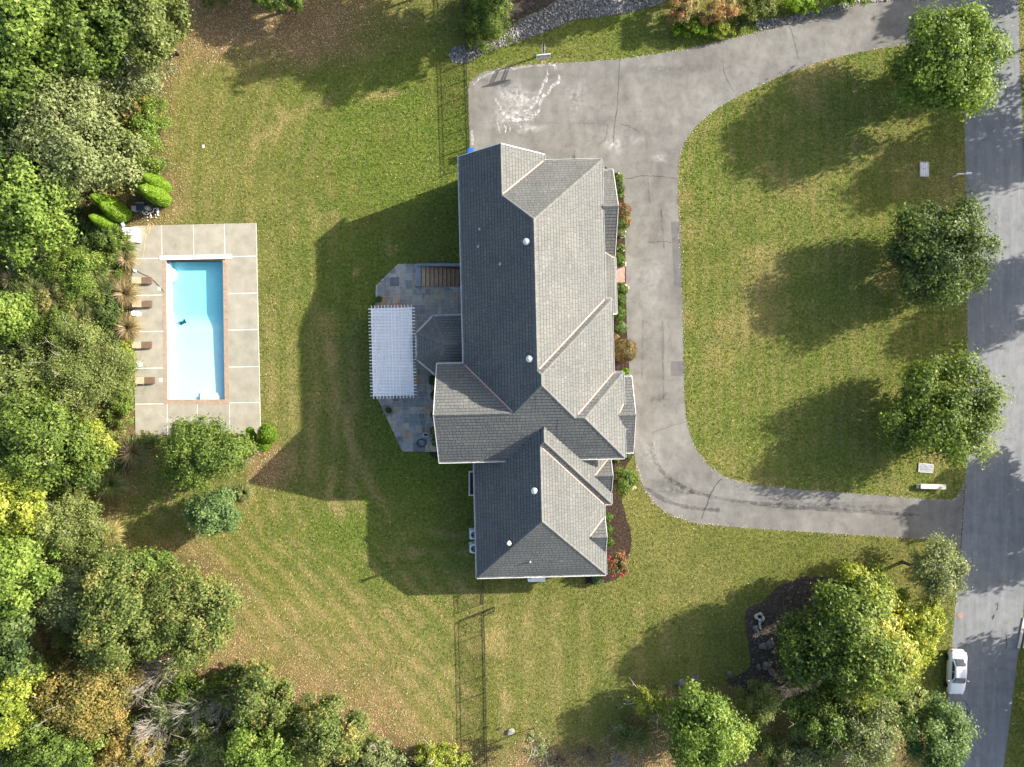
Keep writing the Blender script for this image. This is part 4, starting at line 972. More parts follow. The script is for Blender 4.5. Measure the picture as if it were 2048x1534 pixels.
for k in range(nr):
    vv = gv0+.05+(gv1-gv0-.1)*k/(nr-1)
    MB().bar(hw(gu0-.28, vv, ZB-.06), hw(gu1+.28, vv, ZB-.06), .055 if k % 4 else .10, .12).build('rafter', M_PERG, pg, world=True)
nq = 13
for k in range(nq):
    uu = gu0+.06+(gu1-gu0-.12)*k/(nq-1)
    MB().bar(hw(uu, gv0-.28, ZB+.045), hw(uu, gv1+.28, ZB+.045), .055, .085).build('purlin', M_PERG, pg, world=True)
lat = MB(); L1 = 62; L2 = 36
for k in range(L1): vv = gv0+.04+(gv1-gv0-.08)*k/(L1-1); lat.bar(hw(gu0+.02, vv, ZB+.10), hw(gu1-.02, vv, ZB+.10), .058, .012)
for k in range(L2): uu = gu0+.04+(gu1-gu0-.08)*k/(L2-1); lat.bar(hw(uu, gv0+.02, ZB+.118), hw(uu, gv1-.02, ZB+.118), .050, .012)
lat.build('lattice', M_PERG, pg, world=True)
# ------------------------------------------------------------------ fences
M_FENCE = pmat('black_aluminium_fence', [(.016, .018, .019), (.03, .032, .034)], 4, .5, .4, .2, bump=.05)
def fence(pts, label, step=1.85, ht=1.55, name='metal_fence', cat='fence', posts=True):
    w_ = [Vector((*PXY(*p), 0)) for p in pts]; root = empty(name, w_[0], label=label, cat=cat)
    pk = MB()
    for a, b_ in zip(w_[:-1], w_[1:]):
        L = (b_-a).length; n = max(1, round(L/step)); d = (b_-a)/n
        for k in range(n+1):
            if k < n or b_ is w_[-1]:
                q = a+d*k; MB().box((q.x, q.y, ht/2+.02), (.07, .07, ht+.08), math.atan2(d.y, d.x)).build('post', M_FENCE, root, world=True)
        for z in (.14, ht-.22, ht-.03):
            MB().bar(a+Vector((0, 0, z)), b_+Vector((0, 0, z)), .035, .045).build('rail', M_FENCE, root, world=True)
        m = int(L/.125)
        for k in range(1, m):
            q = a+(b_-a)*k/m; pk.box((q.x, q.y, ht/2), (.028, .028, ht-.1), math.atan2(d.y, d.x))
    tag(pk.build('pickets', M_FENCE, root, world=True), kind='stuff'); return root
fence([(924, -60), (929.5, 60), (934, 160), (937, 256), (940, 332)], 'black metal picket fence running from the garage end past the stone swale')
fence([(966, 1140), (967, 1207)], 'short black metal fence panel between the house corner and the open gate', 1.7)
fence([(968, 1226), (971, 1350), (974, 1524)], 'black metal picket fence running from the open gate to the woods edge', 1.98)
fence([(968.5, 1224), (989, 1214)], 'open black metal gate swung out over the side lawn', 1.2, 1.5, 'fence_gate', 'gate')

# ------------------------------------------------------------------ basketball hoop
hb = P(1087, 113, 2.35); hp = empty('basketball_hoop', (hb.x-.02, hb.y+1.25, 0), label='basketball hoop with grey backboard at the edge of the driveway court', cat='basketball hoop')
MB().box((hb.x-.02, hb.y+1.25, 1.2), (.13, .13, 2.4)).build('pole', M_IRON, hp, world=True)
ar = MB()
for sx in (-.13, .13):
    ar.bar((hb.x+sx, hb.y+1.25, 2.36), (hb.x+sx, hb.y+.06, 2.70), .045, .07); ar.bar((hb.x+sx, hb.y+1.25, 1.8), (hb.x+sx, hb.y+.06, 2.05), .045, .07)
ar.build('arm', pmat('grey_steel', [(.22, .22, .23), (.30, .30, .31)], 4, .5, .4, .4), hp, world=True)
M_ACRYL = pmat('smoky_backboard', [(.20, .22, .25), (.27, .29, .32)], 2, .3, .5, bump=0)
bd = MB().box((hb.x, hb.y, 2.38), (1.36, .03, .82), .1).build('backboard', M_ACRYL, hp, world=True)
fr = MB()
for z in (1.98, 2.79): fr.bar((hb.x-.69, hb.y-.07, z), (hb.x+.69, hb.y+.07, z), .06, .06)
for sx in (-1, 1): fr.box((hb.x+sx*.67, hb.y+sx*.067, 2.385), (.06, .06, .8), .1)
for z in (2.12, 2.5): fr.bar((hb.x-.29, hb.y-.045, z), (hb.x+.29, hb.y+.012, z), .03, .045)
for sx in (-1, 1): fr.box((hb.x+sx*.28, hb.y-.018+sx*.028, 2.31), (.045, .03, .4), .1)
fr.build('board_frame', M_WHITE, bd, world=True)
M_ORANGE = pmat('orange_rim_paint', [(.42, .11, .03), (.52, .15, .05)], 5, .5, .4, bump=.05)
rc = Vector((hb.x+.03, hb.y-.40, 2.06)); ring = [(rc.x+.23*math.cos(t), rc.y+.23*math.sin(t), 2.06) for t in [2*math.pi*k/20 for k in range(20)]]
rim = MB().tube(ring, .014, 6, True); rim.bar((rc.x-.05, rc.y+.22, 2.06), (rc.x-.05, rc.y+.38, 2.06), .04, .06); rim.bar((rc.x+.05, rc.y+.22, 2.06), (rc.x+.05, rc.y+.38, 2.06), .04, .06)
rim = rim.build('rim', M_ORANGE, hp, world=True)
net = MB()
for k in range(12):
    t0 = 2*math.pi*k/12
    for sg in (1, -1): net.tube([(rc.x+r*math.cos(t0+sg*q), rc.y+r*math.sin(t0+sg*q), z) for r, z, q in ((.225, 2.05, 0), (.19, 1.92, .26), (.15, 1.78, .52), (.13, 1.64, .78))], .006, 3)
net.build('net', M_WHITE, rim, world=True)

# ------------------------------------------------------------------ white saloon car
M_PAINT = pmat('white_car_paint', [(.60, .61, .62), (.63, .64, .65)], 1, .22, .5, bump=0, fine=.02)
M_CARGLASS = pmat('dark_car_glass', [(.02, .03, .036), (.03, .042, .05)], 1, .05, .8, bump=0, fine=.02)
M_TYRE = pmat('tyre_rubber', [(.014, .014, .014), (.025, .025, .025)], 8, .9, .2, bump=.3)
M_RIM = pmat('alloy_rim', [(.42, .42, .43), (.5, .5, .51)], 5, .3, .5, .8, bump=0)
M_RED = pmat('red_lamp', [(.32, .015, .012), (.4, .02, .02)], 3, .2, .5, bump=0)
M_LAMP = pmat('clear_lamp', [(.55, .57, .6), (.65, .67, .7)], 3, .1, .6, bump=0)
cf = P(1909.5, 1386, .4); cr = P(1915.5, 1299, .6)
cc = P(1913, 1343.5, .6); hd = math.atan2(cf.y-cr.y, cf.x-cr.x)-math.pi/2
car = empty('parked_car', (cc.x, cc.y, .008), hd, 'white saloon car parked along the edge of the road', 'car')
def loft(st, mat, name, parent):
    """st: (y, halfwidth, zbottom, zshoulder, ztop)"""
    m = MB(); vs = []; k = 15
    for (y, w_, zb, zs, zt) in st:
        half = [(0, zb), (w_*.86, zb), (w_*.97, zb+.10), (w_, zb+(zs-zb)*.55), (w_*.975, zs-.05), (w_*.90, zs+(zt-zs)*.4), (w_*.62, zt-.012), (0, zt)]
        ring = half+[(-x, z) for x, z in half[-2:0:-1]]
        vs += [(x, y, z) for x, z in ring]
    n = len(ring); fs = [(i*n+k, i*n+(k+1) % n, (i+1)*n+(k+1) % n, (i+1)*n+k) for i in range(len(st)-1) for k in range(n)]
    fs += [tuple(range(n-1, -1, -1)), tuple(range((len(st)-1)*n, len(st)*n))]
    m.add(vs, fs); return m.build(name, mat, parent, smooth=True)
body = loft([(-2.30, .52, .42, .60, .66), (-2.26, .68, .34, .74, .82), (-2.12, .80, .28, .86, .96), (-1.85, .87, .24, .93, 1.02), (-1.45, .895, .22, .94, 1.03), (-.7, .90, .2, .93, 1.02), (.2, .90, .2, .91, 1.0), (.9, .895, .2, .88, .97), (1.4, .885, .22, .82, .92), (1.8, .86, .24, .74, .84), (2.1, .79, .27, .65, .75), (2.26, .66, .32, .57, .65), (2.32, .48, .38, .5, .55)], M_PAINT, 'body', car)
# cabin
def panel(quads, name, mat, parent, out=.0):
    m = MB(); m.add([v for q in quads for v in q], [tuple(range(4*i, 4*i+4)) for i in range(len(quads))]); return m.build(name, mat, parent)
RF, RR = (.30, 1.385), (-.78, 1.395); WF, WR = (1.05, .955), (-1.55, 1.015)
cb = MB(); 
secs = [(WF[0], .72, WF[1], WF[1]), (.65, .775, .97, 1.20), (RF[0], .80, .98, RF[1]), (-.2, .815, .99, 1.43), (RR[0], .81, 1.0, RR[1]), (-1.2, .76, 1.0, 1.21), (WR[0], .70, WR[1], WR[1]+.005)]
vs = []
for (y, wb, zb, zt) in secs:
    wt = wb*(.70 if zt > 1.3 else .82 if zt > 1.1 else .93)
    ring = [(-wb, zb-.06), (-wt-.02, zt-.05), (-wt*.75, zt-.008), (0, zt+.005), (wt*.75, zt-.008), (wt+.02, zt-.05), (wb, zb-.06)]
    vs += [(x, y, z) for x, z in ring]
fs = [(i*7+k, i*7+k+1, (i+1)*7+k+1, (i+1)*7+k) for i in range(6) for k in range(6)]; cb.add(vs, fs); cb.build('cabin', M_PAINT, car, smooth=True)
def sec(i, j): return Vector(vs[i*7+j])
def glasspatch(cells, name, lift):
    m = MB()
    for q in cells:
        q = [Vector(x) for x in q]; c = sum(q, Vector())/len(q); nn = (q[1]-q[0]).cross(q[2]-q[0]).normalized()
        if nn.dot(c-Vector((0, c.y*.6, .7))) < 0: nn = -nn
        m.add([x+nn*lift for x in q], [tuple(range(len(q)))])
    return m.build(name, M_CARGLASS, car)
def lerp(a, b, t): return a+(b-a)*t
def strip(i0, i1, i2, sh, lift, name):
    cells = []
    for a, b_ in ((i0, i1), (i1, i2)):
        for j in range(1, 5):
            cells.append((sec(a, j), sec(a, j+1), sec(b_, j+1), sec(b_, j)))
    # shrink toward the glass centre
    c = sum((sum(q, Vector())/4 for q in cells), Vector())/len(cells)
    return glasspatch([tuple(c+(x-c)*sh for x in q) for q in cells], name, lift)
strip(0, 1, 2, .90, .02, 'windscreen'); strip(4, 5, 6, .86, .02, 'rear_window')
for j0, j1 in ((0, 1), (6, 5)):
    for a, b_ in ((1, 3), (3, 5)):
        q = [lerp(sec(a, j0), sec(a, j1), .30), lerp(sec(b_, j0), sec(b_, j1), .30), lerp(sec(b_, j0), sec(b_, j1), .88), lerp(sec(a, j0), sec(a, j1), .88)]
        mid = 2 if a == 1 else 4
        t_ = lerp(sec(mid, j0), sec(mid, j1), .88); b2 = lerp(sec(mid, j0), sec(mid, j1), .30)
        c = sum(q, Vector())/4; s_ = .93
        glasspatch([tuple(c+(x-c)*s_ for x in (q[0], b2, t_, q[3])), tuple(c+(x-c)*s_ for x in (b2, q[1], q[2], t_))], 'side_window', .02)
for sx in (-1, 1):
    for y in (1.42, -1.38):
        wh = MB().lathe([(.20, -.10), (.31, -.10), (.325, -.07), (.325, .07), (.31, .10), (.20, .10)], (sx*.82, y, .322), 20, axis='x').build('wheel', M_TYRE, car, smooth=False)
        MB().lathe([(.02, -.085), (.19, -.08), (.21, -.10), (.21, .10), (.19, .08), (.02, .085)], (sx*.825, y, .322), 16, axis='x').build('rim', M_RIM, wh)
    mr = MB().box((sx*1.0, .78, 1.0), (.20, .10, .12)); mr.bar((sx*.84, .78, .97), (sx*.95, .78, .98), .05, .04); mr.build('mirror', M_PAINT, car, bevel=.02)
    MB().box((sx*.60, 2.13, .655), (.30, .26, .10), -sx*.35).build('headlight', M_LAMP, car, bevel=.03)
    MB().box((sx*.66, -2.17, .80), (.24, .18, .14), sx*.35).build('taillight', M_RED, car, bevel=.03)
    MB().bar((sx*.905, -.15, .80), (sx*.905, -.35, .80), .03, .03).build('door_handle', M_PAINT, car)
MB().box((0, -2.295, .60), (.5, .02, .11)).build('number_plate', M_WHITE, car); MB().box((0, 2.30, .47), (.9, .04, .10)).build('grille', M_DARK, car)

# ------------------------------------------------------------------ mailbox, drain grates, stone wall
mb = PXY(1906, 354); mr_ = empty('mailbox', (*mb, 0), label='white mailbox on a post with a long arm reaching over the road edge', cat='mailbox')
MB().box((mb[0], mb[1], .6), (.11, .11, 1.2)).build('post', M_WHITE, mr_, world=True)
MB().bar((mb[0]-.25, mb[1], 1.12), (mb[0]+1.1, mb[1]+.02, 1.12), .10, .10).build('arm', M_WHITE, mr_, world=True)
bxm = MB(); prof = [(-.1, 0), (.1, 0), (.1, .13)]+[(.1*math.cos(t), .13+.1*math.sin(t)) for t in [math.pi*k/8 for k in range(1, 8)]]+[(-.1, .13)]
nn_ = len(prof); vs2 = [(mb[0]+x_, mb[1]+.02+a, 1.17+b_) for x_ in (.55, 1.08) for a, b_ in prof]
bxm.add(vs2, [tuple(range(nn_-1, -1, -1)), tuple(range(nn_, 2*nn_))]+[(i, (i+1) % nn_, nn_+(i+1) % nn_, nn_+i) for i in range(nn_)]); bxm.build('box', M_WHITE, mr_, world=True)
MB().box((mb[0]+.9, mb[1]-.1, 1.36), (.03, .012, .16)).build('flag', M_RED, mr_, world=True)
def grate(px, py, label, rz=0):
    q = PXY(px, py); g_ = empty('drain_grate', (*q, 0), rz, label, 'drain grate'); f = MB()
    for sx in (-1, 1): f.box((sx*.43, 0, .05), (.09, 1.42, .10)); f.box((0, sx*.72, .05), (.95, .09, .10))
    f.build('frame', M_CONC, g_)
    MB().box((0, 0, .012), (.8, 1.38, .02)).build('dark_plate', M_DARK, g_)  # flat black plate standing in for the dark below the bars; no hole
    for k in range(11): MB().box((0, -.6+k*.12, .075), (.78, .06, .03)).build('bar', M_GALV, g_)
    for sx in (-.25, 0, .25): MB().box((sx, 0, .068), (.03, 1.36, .03)).build('cross_bar', M_GALV, g_)
grate(1848, 339, 'grey storm drain grate in the lawn beside the mailbox'); grate(1851, 936, 'grey storm drain grate under the tree beside the low stone wall', 1.5)
q = PXY(1861, 972); sw_ = empty('low_wall', (*q, 0), -.03, 'long low pale stone block on the grass at the driveway mouth', 'stone wall')
M_LIME = pmat('pale_limestone', [(.38, .355, .31), (.50, .475, .42)], 1.8, .9, .2, bump=.6, bscale=12)
for k in range(3): MB().box((-.84+k*.84, rs.uniform(-.02, .02), .21), (.80, .40, .42), rs.uniform(-.015, .015), top=.97).build('block', M_LIME, sw_, bevel=.02)
MB().box((.02, 0, .46), (2.62, .50, .08)).build('cap', M_LIME, sw_, bevel=.015)
MB().box((-1.42, -.05, .16), (.16, .42, .32)).build('end_stone', M_LIME, sw_, bevel=.02)

# ------------------------------------------------------------------ beside the house
q = PXY(941, 309); bl = empty('recycling_bin', (q[0]+.05, q[1], 0), .0, 'blue wheeled recycling bin tucked against the garage end', 'bin')
M_BLUE = pmat('blue_bin_plastic', [(.015, .09, .42), (.02, .12, .5)], 3, .4, .4, bump=.05)
MB().box((0, 0, .5), (.52, .58, .9), top=1.12).build('body', M_BLUE, bl, bevel=.03); MB().box((0, 0, .99), (.64, .72, .07)).build('lid', M_BLUE, bl, bevel=.02)
for i in (-1, 1): MB().lathe([(.1, -.03), (.1, .03)], (i*.25, -.3, .1), 12, axis='x').build('wheel', M_DARK, bl)
MB().bar((-.25, -.38, .93), (.25, -.38, .93), .03, .03).build('handle', M_BLUE, bl)
gq = PXY(1073, 1154.5, 1.0); gn = empty('generator', (*gq, 0), TH, 'white standby generator box against the end wall of the house', 'generator')
MB().box((0, 0, .05), (1.9, 1.1, .1)).build('pad', M_CONC, gn); MB().box((0, 0, .52), (1.7, .86, .84)).build('case', M_WHITE, gn, bevel=.03); MB().box((0, 0, .97), (1.78, .92, .07)).build('lid', M_WHITE, gn, bevel=.02)
MB().lathe([(.075, 1.0), (.075, 1.03), (.05, 1.035)], (-.68, -.08, 0), 14).build('exhaust', M_DARK, gn); MB().box((-.05, .15, 1.015), (.10, .06, .03)).build('latch', M_IRON, gn)
for k in range(5): MB().box((.3+k*.1, -.437, .5), (.05, .02, .5)).build('vent_slot', M_DARK, gn)
for i, (py, la, rot) in enumerate(((1070, 'square white air conditioner with fan on top beside the house wall', 0), (1098, 'rounded white air conditioner at the wall, farther from the window well', .3))):
    q = PXY(948.5, py, .9); ac = empty('air_conditioner', (*q, 0), TH, la, 'air conditioner')
    MB().box((0, 0, .04), (1.15, 1.15, .08)).build('pad', M_CONC, ac)
    rr = .46
    if i == 0: MB().box((0, 0, .46), (.92, .92, .78)).build('case', M_WHITE, ac, bevel=.04)
    else:
        pr = [(rr*math.copysign(abs(math.cos(t))**.5, math.cos(t)), rr*math.copysign(abs(math.sin(t))**.5, math.sin(t))) for t in [2*math.pi*k/24 for k in range(24)]]
        MB().prism(pr, .08, .86).build('case', M_WHITE, ac)
    MB().lathe([(.34, .865), (.34, .885), (.02, .885)], n=24).build('fan_well', M_DARK, ac)
    for r in (.12, .2, .28, .35): MB().tube([(r*math.cos(t), r*math.sin(t), .905) for t in [2*math.pi*k/24 for k in range(24)]], .008, 4, True).build('guard_ring', M_IRON if r < .3 else M_WHITE, ac)
    for k in range(3): MB().bar((.05*math.cos(k*2.09), .05*math.sin(k*2.09), .893), (.28*math.cos(k*2.09), .28*math.sin(k*2.09), .893), .12, .008).build('fan_blade', pmat('blue_grey_blade', [(.2, .24, .3), (.26, .3, .36)], 4, .5), ac)
    MB().lathe([(.07, .89), (.07, .915), (.02, .92)], n=14).build('hub', M_DARK, ac)
q0, q1 = PXY(937.5, 941.5), PXY(962, 991); ww = empty('window_well', ((q0[0]+q1[0])/2, (q0[1]+q1[1])/2, 0), label='dark window well with a white rim beside the rear wall', cat='window well')
f = MB(); wx, wy = q1[0]-q0[0], q0[1]-q1[1]
for sx in (-1, 1): f.box((sx*(wx/2-.07), 0, .16), (.14, wy, .32)); f.box((0, sx*(wy/2-.07), .16), (wx-.28, .14, .32))
f.build('rim', pmat('pale_pink_stone', [(.5, .45, .42), (.6, .55, .52)], 2, .8), ww); MB().box((0, 0, .02), (wx-.3, wy-.3, .03)).build('floor', M_DARK, ww)  # black floor near ground level, standing in for the dark hollow
# hose, hose box, pots on the patio
M_HOSE = pmat('dark_green_hose', [(.018, .04, .035), (.03, .06, .05)], 4, .4, .4, bump=.05)
hc = PXY(843, 886); pts = []
for k in range(150):
    t = k/150; a = t*2*math.pi*6.3; r = .44-.05*math.sin(k*.35)-.20*(k % 37)/37.0*(.6 if k % 2 else .4)
    pts.append((hc[0]+r*math.cos(a)*1.15+.05*math.sin(a*.31), hc[1]+r*math.sin(a)+.05*math.cos(a*.23), .075+.018*(k % 5)/5+.03*t))
hs = MB(); hs.tube(pts, .016, 5)
hs.tube([(*PXY(*p), .072) for p in spline([(851, 882), (856, 890), (858, 898), (861, 902)], 6)], .016, 5)
hs.tube([(*PXY(*p), .072) for p in spline([(847, 866), (844, 846), (841, 832), (840, 824), (844, 820), (850, 823), (853, 832), (849, 846), (848, 858), (848, 866)], 6)], .016, 5)
hs.tube([(*PXY(*p), .072) for p in spline([(848, 866), (851, 874), (852, 882)], 6)], .016, 5)
tag(hs.build('garden_hose', M_HOSE, origin=(*hc, .05)), 'coiled dark green garden hose lying on the patio', 'hose')
q = PXY(852, 869.5, .3); hr = empty('hose_box', (*q, .055), -.12, 'small white box with dark top beside the coiled hose', 'hose box')
MB().box((0, 0, .16), (.52, .40, .32)).build('body', M_WHITE, hr, bevel=.02); MB().box((0, 0, .325), (.42, .3, .03)).build('lid', M_DARK, hr)
M_POT = pmat('dark_pot', [(.05, .035, .028), (.08, .055, .042)], 4, .7, bump=.2)

# ------------------------------------------------------------------ by the pool
M_WICKER = pmat('brown_wicker', [(.10, .062, .040), (.15, .098, .066)], 5, .7, .3, bump=.5, bscale=34)
M_WICKTOP = pmat('tan_wicker_back', [(.24, .165, .11), (.31, .225, .155)], 5, .75, .3, bump=.5, bscale=34)
def lounger(px, py, rz, label):
    q = PXY(px, py, .35); r = empty('sun_lounger', (*q, .062), rz, label, 'sun lounger', 'wicker loungers lined up along the pool deck')
    # head towards -x
    MB().bar((-.12, 0, .30), (.98, 0, .26), .68, .07).build('seat', M_WICKER, r, bevel=.02)
    sl_ = MB()
    for k in range(12): sl_.bar((-.05+k*.085, -.33, .342-k*.003), (-.05+k*.085, .33, .342-k*.003), .045, .015)
    sl_.build('seat_slats', pmat('brown_wicker_light', [(.15, .10, .066), (.20, .135, .09)], 5, .7), r)
    MB().bar((-.95, 0, .62), (-.12, 0, .31), .68, .07).build('backrest', M_WICKTOP, r, bevel=.02)
    for sx in (-.6, .85):
        for sy in (-.28, .28): MB().box((sx, sy, .13), (.06, .06, .27)).build('leg', M_WICKER, r)
    MB().bar((-.62, 0, .06), (-.62, 0, .45), .5, .04).build('prop', M_WICKER, r)
    for sy in (-1, 1): MB().bar((-.65, sy*.31, .22), (.98, sy*.31, .22), .05, .09).build('side_rail', M_WICKER, r)
lounger(285, 561, .0, 'brown wicker lounger nearest the pool cover housing, by the net pole'); lounger(285.5, 608, .02, 'brown wicker lounger between the net pole and the first pair of round tables')
lounger(285, 690, .02, 'brown wicker lounger between the two pairs of white round tables'); lounger(291, 761, .03, 'brown wicker lounger beside a skimmer lid at the far end of the row')
def side_table(px, py, la):
    q = PXY(px, py, .45); t = empty('side_table', (*q, .062), label=la, cat='side table', group='white round tables between the loungers')
    MB().lathe([(.02, .44), (.26, .44), (.27, .455), (.26, .47), (.02, .47)], n=24).build('table_top', M_WHITE, t); MB().lathe([(.20, 0), (.20, .02), (.06, .06), (.05, .40), (.12, .44)], n=16).build('base', M_WHITE, t)
side_table(267.5, 626.5, 'white round table against the grasses by the second lounger'); side_table(275.5, 627.5, 'smaller white round stool touching the table by the second lounger')
side_table(270, 729, 'white round table near the end lounger, on the planting side'); side_table(277.5, 729, 'white round stool touching the table near the end lounger')
# storage bin with clutter
q = PXY(261.5, 470.5, .6); bn_ = empty('deck_box', (*q, .06), .05, 'white storage bin on the deck corner with pool gear on its lid', 'storage box')
MB().box((0, 0, .30), (1.55, 1.5, .6), top=.98).build('body', M_CONC, bn_, bevel=.03)
MB().box((0, 0, .65), (1.66, 1.62, .12), top=.94).build('lid', pmat('bright_white_lid', [(.80, .78, .76), (.86, .84, .82)], 2, .5, bump=.05), bn_, bevel=.03)
pl_ = MB(); a = P(246, 449, 1.1); b_ = P(275, 500, .12); pl_.tube([a, b_], .022, 6)
M_LBLUE = pmat('light_blue_plastic', [(.16, .34, .46), (.22, .42, .55)], 4, .4, bump=.05)
npole = empty('pool_net', (b_.x, b_.y, .06), label='long blue handled leaf net leaning across the storage bin', cat='pool net'); pl_.build('handle', M_LBLUE, npole, world=True)
MB().box((a.x, a.y, a.z), (.34, .44, .04), .5).build('net_frame', pmat('grey_blue_mesh', [(.3, .38, .45), (.4, .48, .55)], 5, .6), npole, world=True, bevel=.01)
c1_ = P(257, 473, .84); cl2 = empty('pool_vacuum', (c1_.x, c1_.y, .77), .4, 'blue pool vacuum head lying on the storage bin lid', 'pool vacuum')
MB().box((0, 0, .06), (.42, .30, .10)).build('head', M_LBLUE, cl2, bevel=.03); MB().box((-.12, .1, .13), (.2, .18, .08)).build('float', M_NAVY, cl2, bevel=.02); MB().bar((.2, 0, .06), (.5, -.1, .04), .05, .05).build('swivel', M_DARK, cl2)
c2_ = P(259, 462, .84); cn = MB()
for k in range(5): cn.tube([(c2_.x+(.26-.03*k)*math.cos(t)+.06*math.sin(k*2.1), c2_.y+(.20-.02*k)*math.sin(t)+.05*math.cos(k*1.7), .79+.02*k) for t in [2*math.pi*s/14 for s in range(14)]], .02, 5, True)
tag(cn.build('vacuum_hose', M_CONC, origin=(c2_.x, c2_.y, .78)), 'white coiled vacuum hose heaped on the storage bin lid', 'hose')
# yellow rope by the bin, net pole by the first lounger
yr_ = MB(); rq = random.Random(4); pts = []; c3_ = PXY(299, 456)
for k in range(60): a_ = k*.9; pts.append((c3_[0]+(.08+.1*rq.random())*math.cos(a_)*1.2-.002*k, c3_[1]+.32-.012*k+(.1+.12*rq.random())*math.sin(a_), .07+.02*rq.random()))
yr_.tube(pts, .014, 4); yr_.tube([(*PXY(*p), .07) for p in spline([(294, 466), (291, 480), (289, 497), (287, 512), (281, 525), (276, 530), (273, 524)], 5)], .012, 4)
tag(yr_.build('yellow_rope', pmat('yellow_rope_fibre', [(.48, .36, .15), (.58, .45, .22)], 9, .8), origin=(*c3_, .06)), 'tangled yellow rope trailing over the deck corner by the bin', 'rope')
pb_ = MB(); pb_.tube([(*PXY(*p), .085) for p in spline([(272, 541), (286, 548), (302, 556), (316, 569), (330, 585)], 6)], .02, 6)
sk = empty('skimmer_pole', (*PXY(272, 542), .062), label='dark pole with a white end lying across the deck by the first lounger', cat='pole'); pb_.build('shaft', M_IRON, sk, world=True)
qq = PXY(271, 542); MB().box((qq[0], qq[1], .12), (.32, .2, .12), -.35).build('end_head', M_WHITE, sk, world=True, bevel=.02)
# filter equipment
eq = PXY(290, 421); pe = empty('pool_equipment', (*eq, 0), label='grey pool pump and filter with white pipes between the clipped evergreens', cat='pool equipment')
def eqp(px, py): v_ = PXY(px, py); return v_
M_GREY = pmat('grey_plastic', [(.30, .31, .33), (.38, .39, .41)], 3, .5, bump=.05)
a = eqp(273, 419); MB().box((a[0], a[1], .3), (.5, .5, .6)).build('control_box', M_GREY, pe, world=True, bevel=.02)
a = eqp(287, 417); MB().box((a[0], a[1], .35), (.85, .75, .7)).build('heater', pmat('dark_heater_case', [(.05, .055, .065), (.08, .085, .1)], 3, .5), pe, world=True, bevel=.03); MB().box((a[0]-.05, a[1]+.42, .55), (.8, .08, .3)).build('heater_duct', M_GREY, pe, world=True)
for k in range(5): MB().box((a[0]-.3+k*.13, a[1]-.03, .715), (.05, .6, .02)).build('heater_slat', M_DARK, pe, world=True)
a = eqp(300, 418); MB().lathe([(.28, 0), (.28, .6), (.22, .78), (.1, .86), (.02, .87)], (a[0], a[1], 0), 18).build('filter_tank', pmat('tan_grey_tank', [(.24, .225, .21), (.30, .285, .27)], 3, .6), pe, world=True, smooth=True)
pv = MB()
for run_ in ([(291, 428, .3), (297, 424, .3), (298, 428, .3), (303, 427, .3), (310, 425, .3), (310, 418, .3), (315, 418, .3)], [(303, 427, .3), (305, 436, .2)], [(292, 422, .45), (289, 427, .45), (293, 431, .4), (299, 431, .4), (302, 428, .35)], [(315, 418, .3), (317, 430, .15)]):
    pv.tube([(*PXY(x, y), z) for x, y, z in run_], .035, 8)
pv.build('white_pipe', M_WHITE, pe, world=True)
a = eqp(317, 420); MB().lathe([(.14, -.35), (.14, .15), (.09, .2)], (a[0], a[1], .2), 14, axis='y').build('pump', M_GREY, pe, world=True)
for k, (x, y) in enumerate(((297, 441), (313, 435), (318, 431), (312, 430), (296, 435))): a = eqp(x, y); MB().tube([(a[0], a[1], .02), (a[0]+.05, a[1]-.03, .28)], .04, 8).build('pipe_stub', M_WHITE, pe, world=True)
# a scrap of paper on the lawn
q = PXY(407, 293); tag(MB().box((q[0], q[1], .045), (.30, .34, .02), .15).build('paper_scrap', M_CONC, origin=(*q, .03)), 'small square scrap of white paper lying alone on the back lawn', 'lid')
# ------------------------------------------------------------------ plants
PAL = dict(
 bright=[(0.026, 0.046, 0.008), (0.062, 0.1, 0.016), (0.105, 0.15, 0.026), (0.17, 0.205, 0.045)],
 green=[(.020, .036, .007), (.045, .072, .012), (.080, .115, .020), (.135, .165, .040)],
 dark=[(.014, .028, .008), (.032, .054, .014), (.060, .086, .022), (.115, .140, .045)],
 blue=[(0.022, 0.042, 0.012), (0.05, 0.083, 0.025), (0.085, 0.128, 0.042), (0.135, 0.18, 0.07)],
 olive=[(0.03, 0.042, 0.01), (0.066, 0.086, 0.022), (0.105, 0.125, 0.036), (0.16, 0.175, 0.062)],
 pale=[(0.034, 0.046, 0.015), (0.078, 0.098, 0.036), (0.125, 0.145, 0.058), (0.19, 0.2, 0.095)],
 yellow=[(0.04, 0.06, 0.008), (0.1, 0.13, 0.016), (0.165, 0.185, 0.026), (0.25, 0.245, 0.045)],
 maple=[(.028, .048, .009), (.064, .098, .016), (.125, .152, .030), (.25, .235, .055)],
 oak=[(0.026, 0.042, 0.01), (0.06, 0.085, 0.02), (0.105, 0.122, 0.034), (0.2, 0.135, 0.045)],
 orange=[(.045, .050, .012), (.095, .092, .024), (.150, .120, .036), (.22, .135, .046)],
 redshrub=[(.060, .085, .022), (.22, .21, .09), (.34, .20, .09), (.40, .085, .05)],
 arb=[(.030, .065, .004), (.070, .135, .006), (.115, .190, .010), (.165, .240, .020)],
 bronze=[(.050, .042, .016), (.110, .088, .034), (.165, .125, .052), (.22, .165, .075)],
 box=[(.022, .050, .006), (.048, .092, .010), (.080, .130, .018), (.120, .165, .035)])
for _k in PAL: PAL[_k] = [tuple(min(.6, v*(1.8 if _k not in ('arb', 'box', 'redshrub', 'bronze') else 1.35 if _k == 'arb' else 1.15)) for v in c) for c in PAL[_k]]
M_BARK = pmat('grey_brown_bark', [(.055, .042, .032), (.11, .088, .07)], 6, .95, .1, bump=.8, bscale=18)
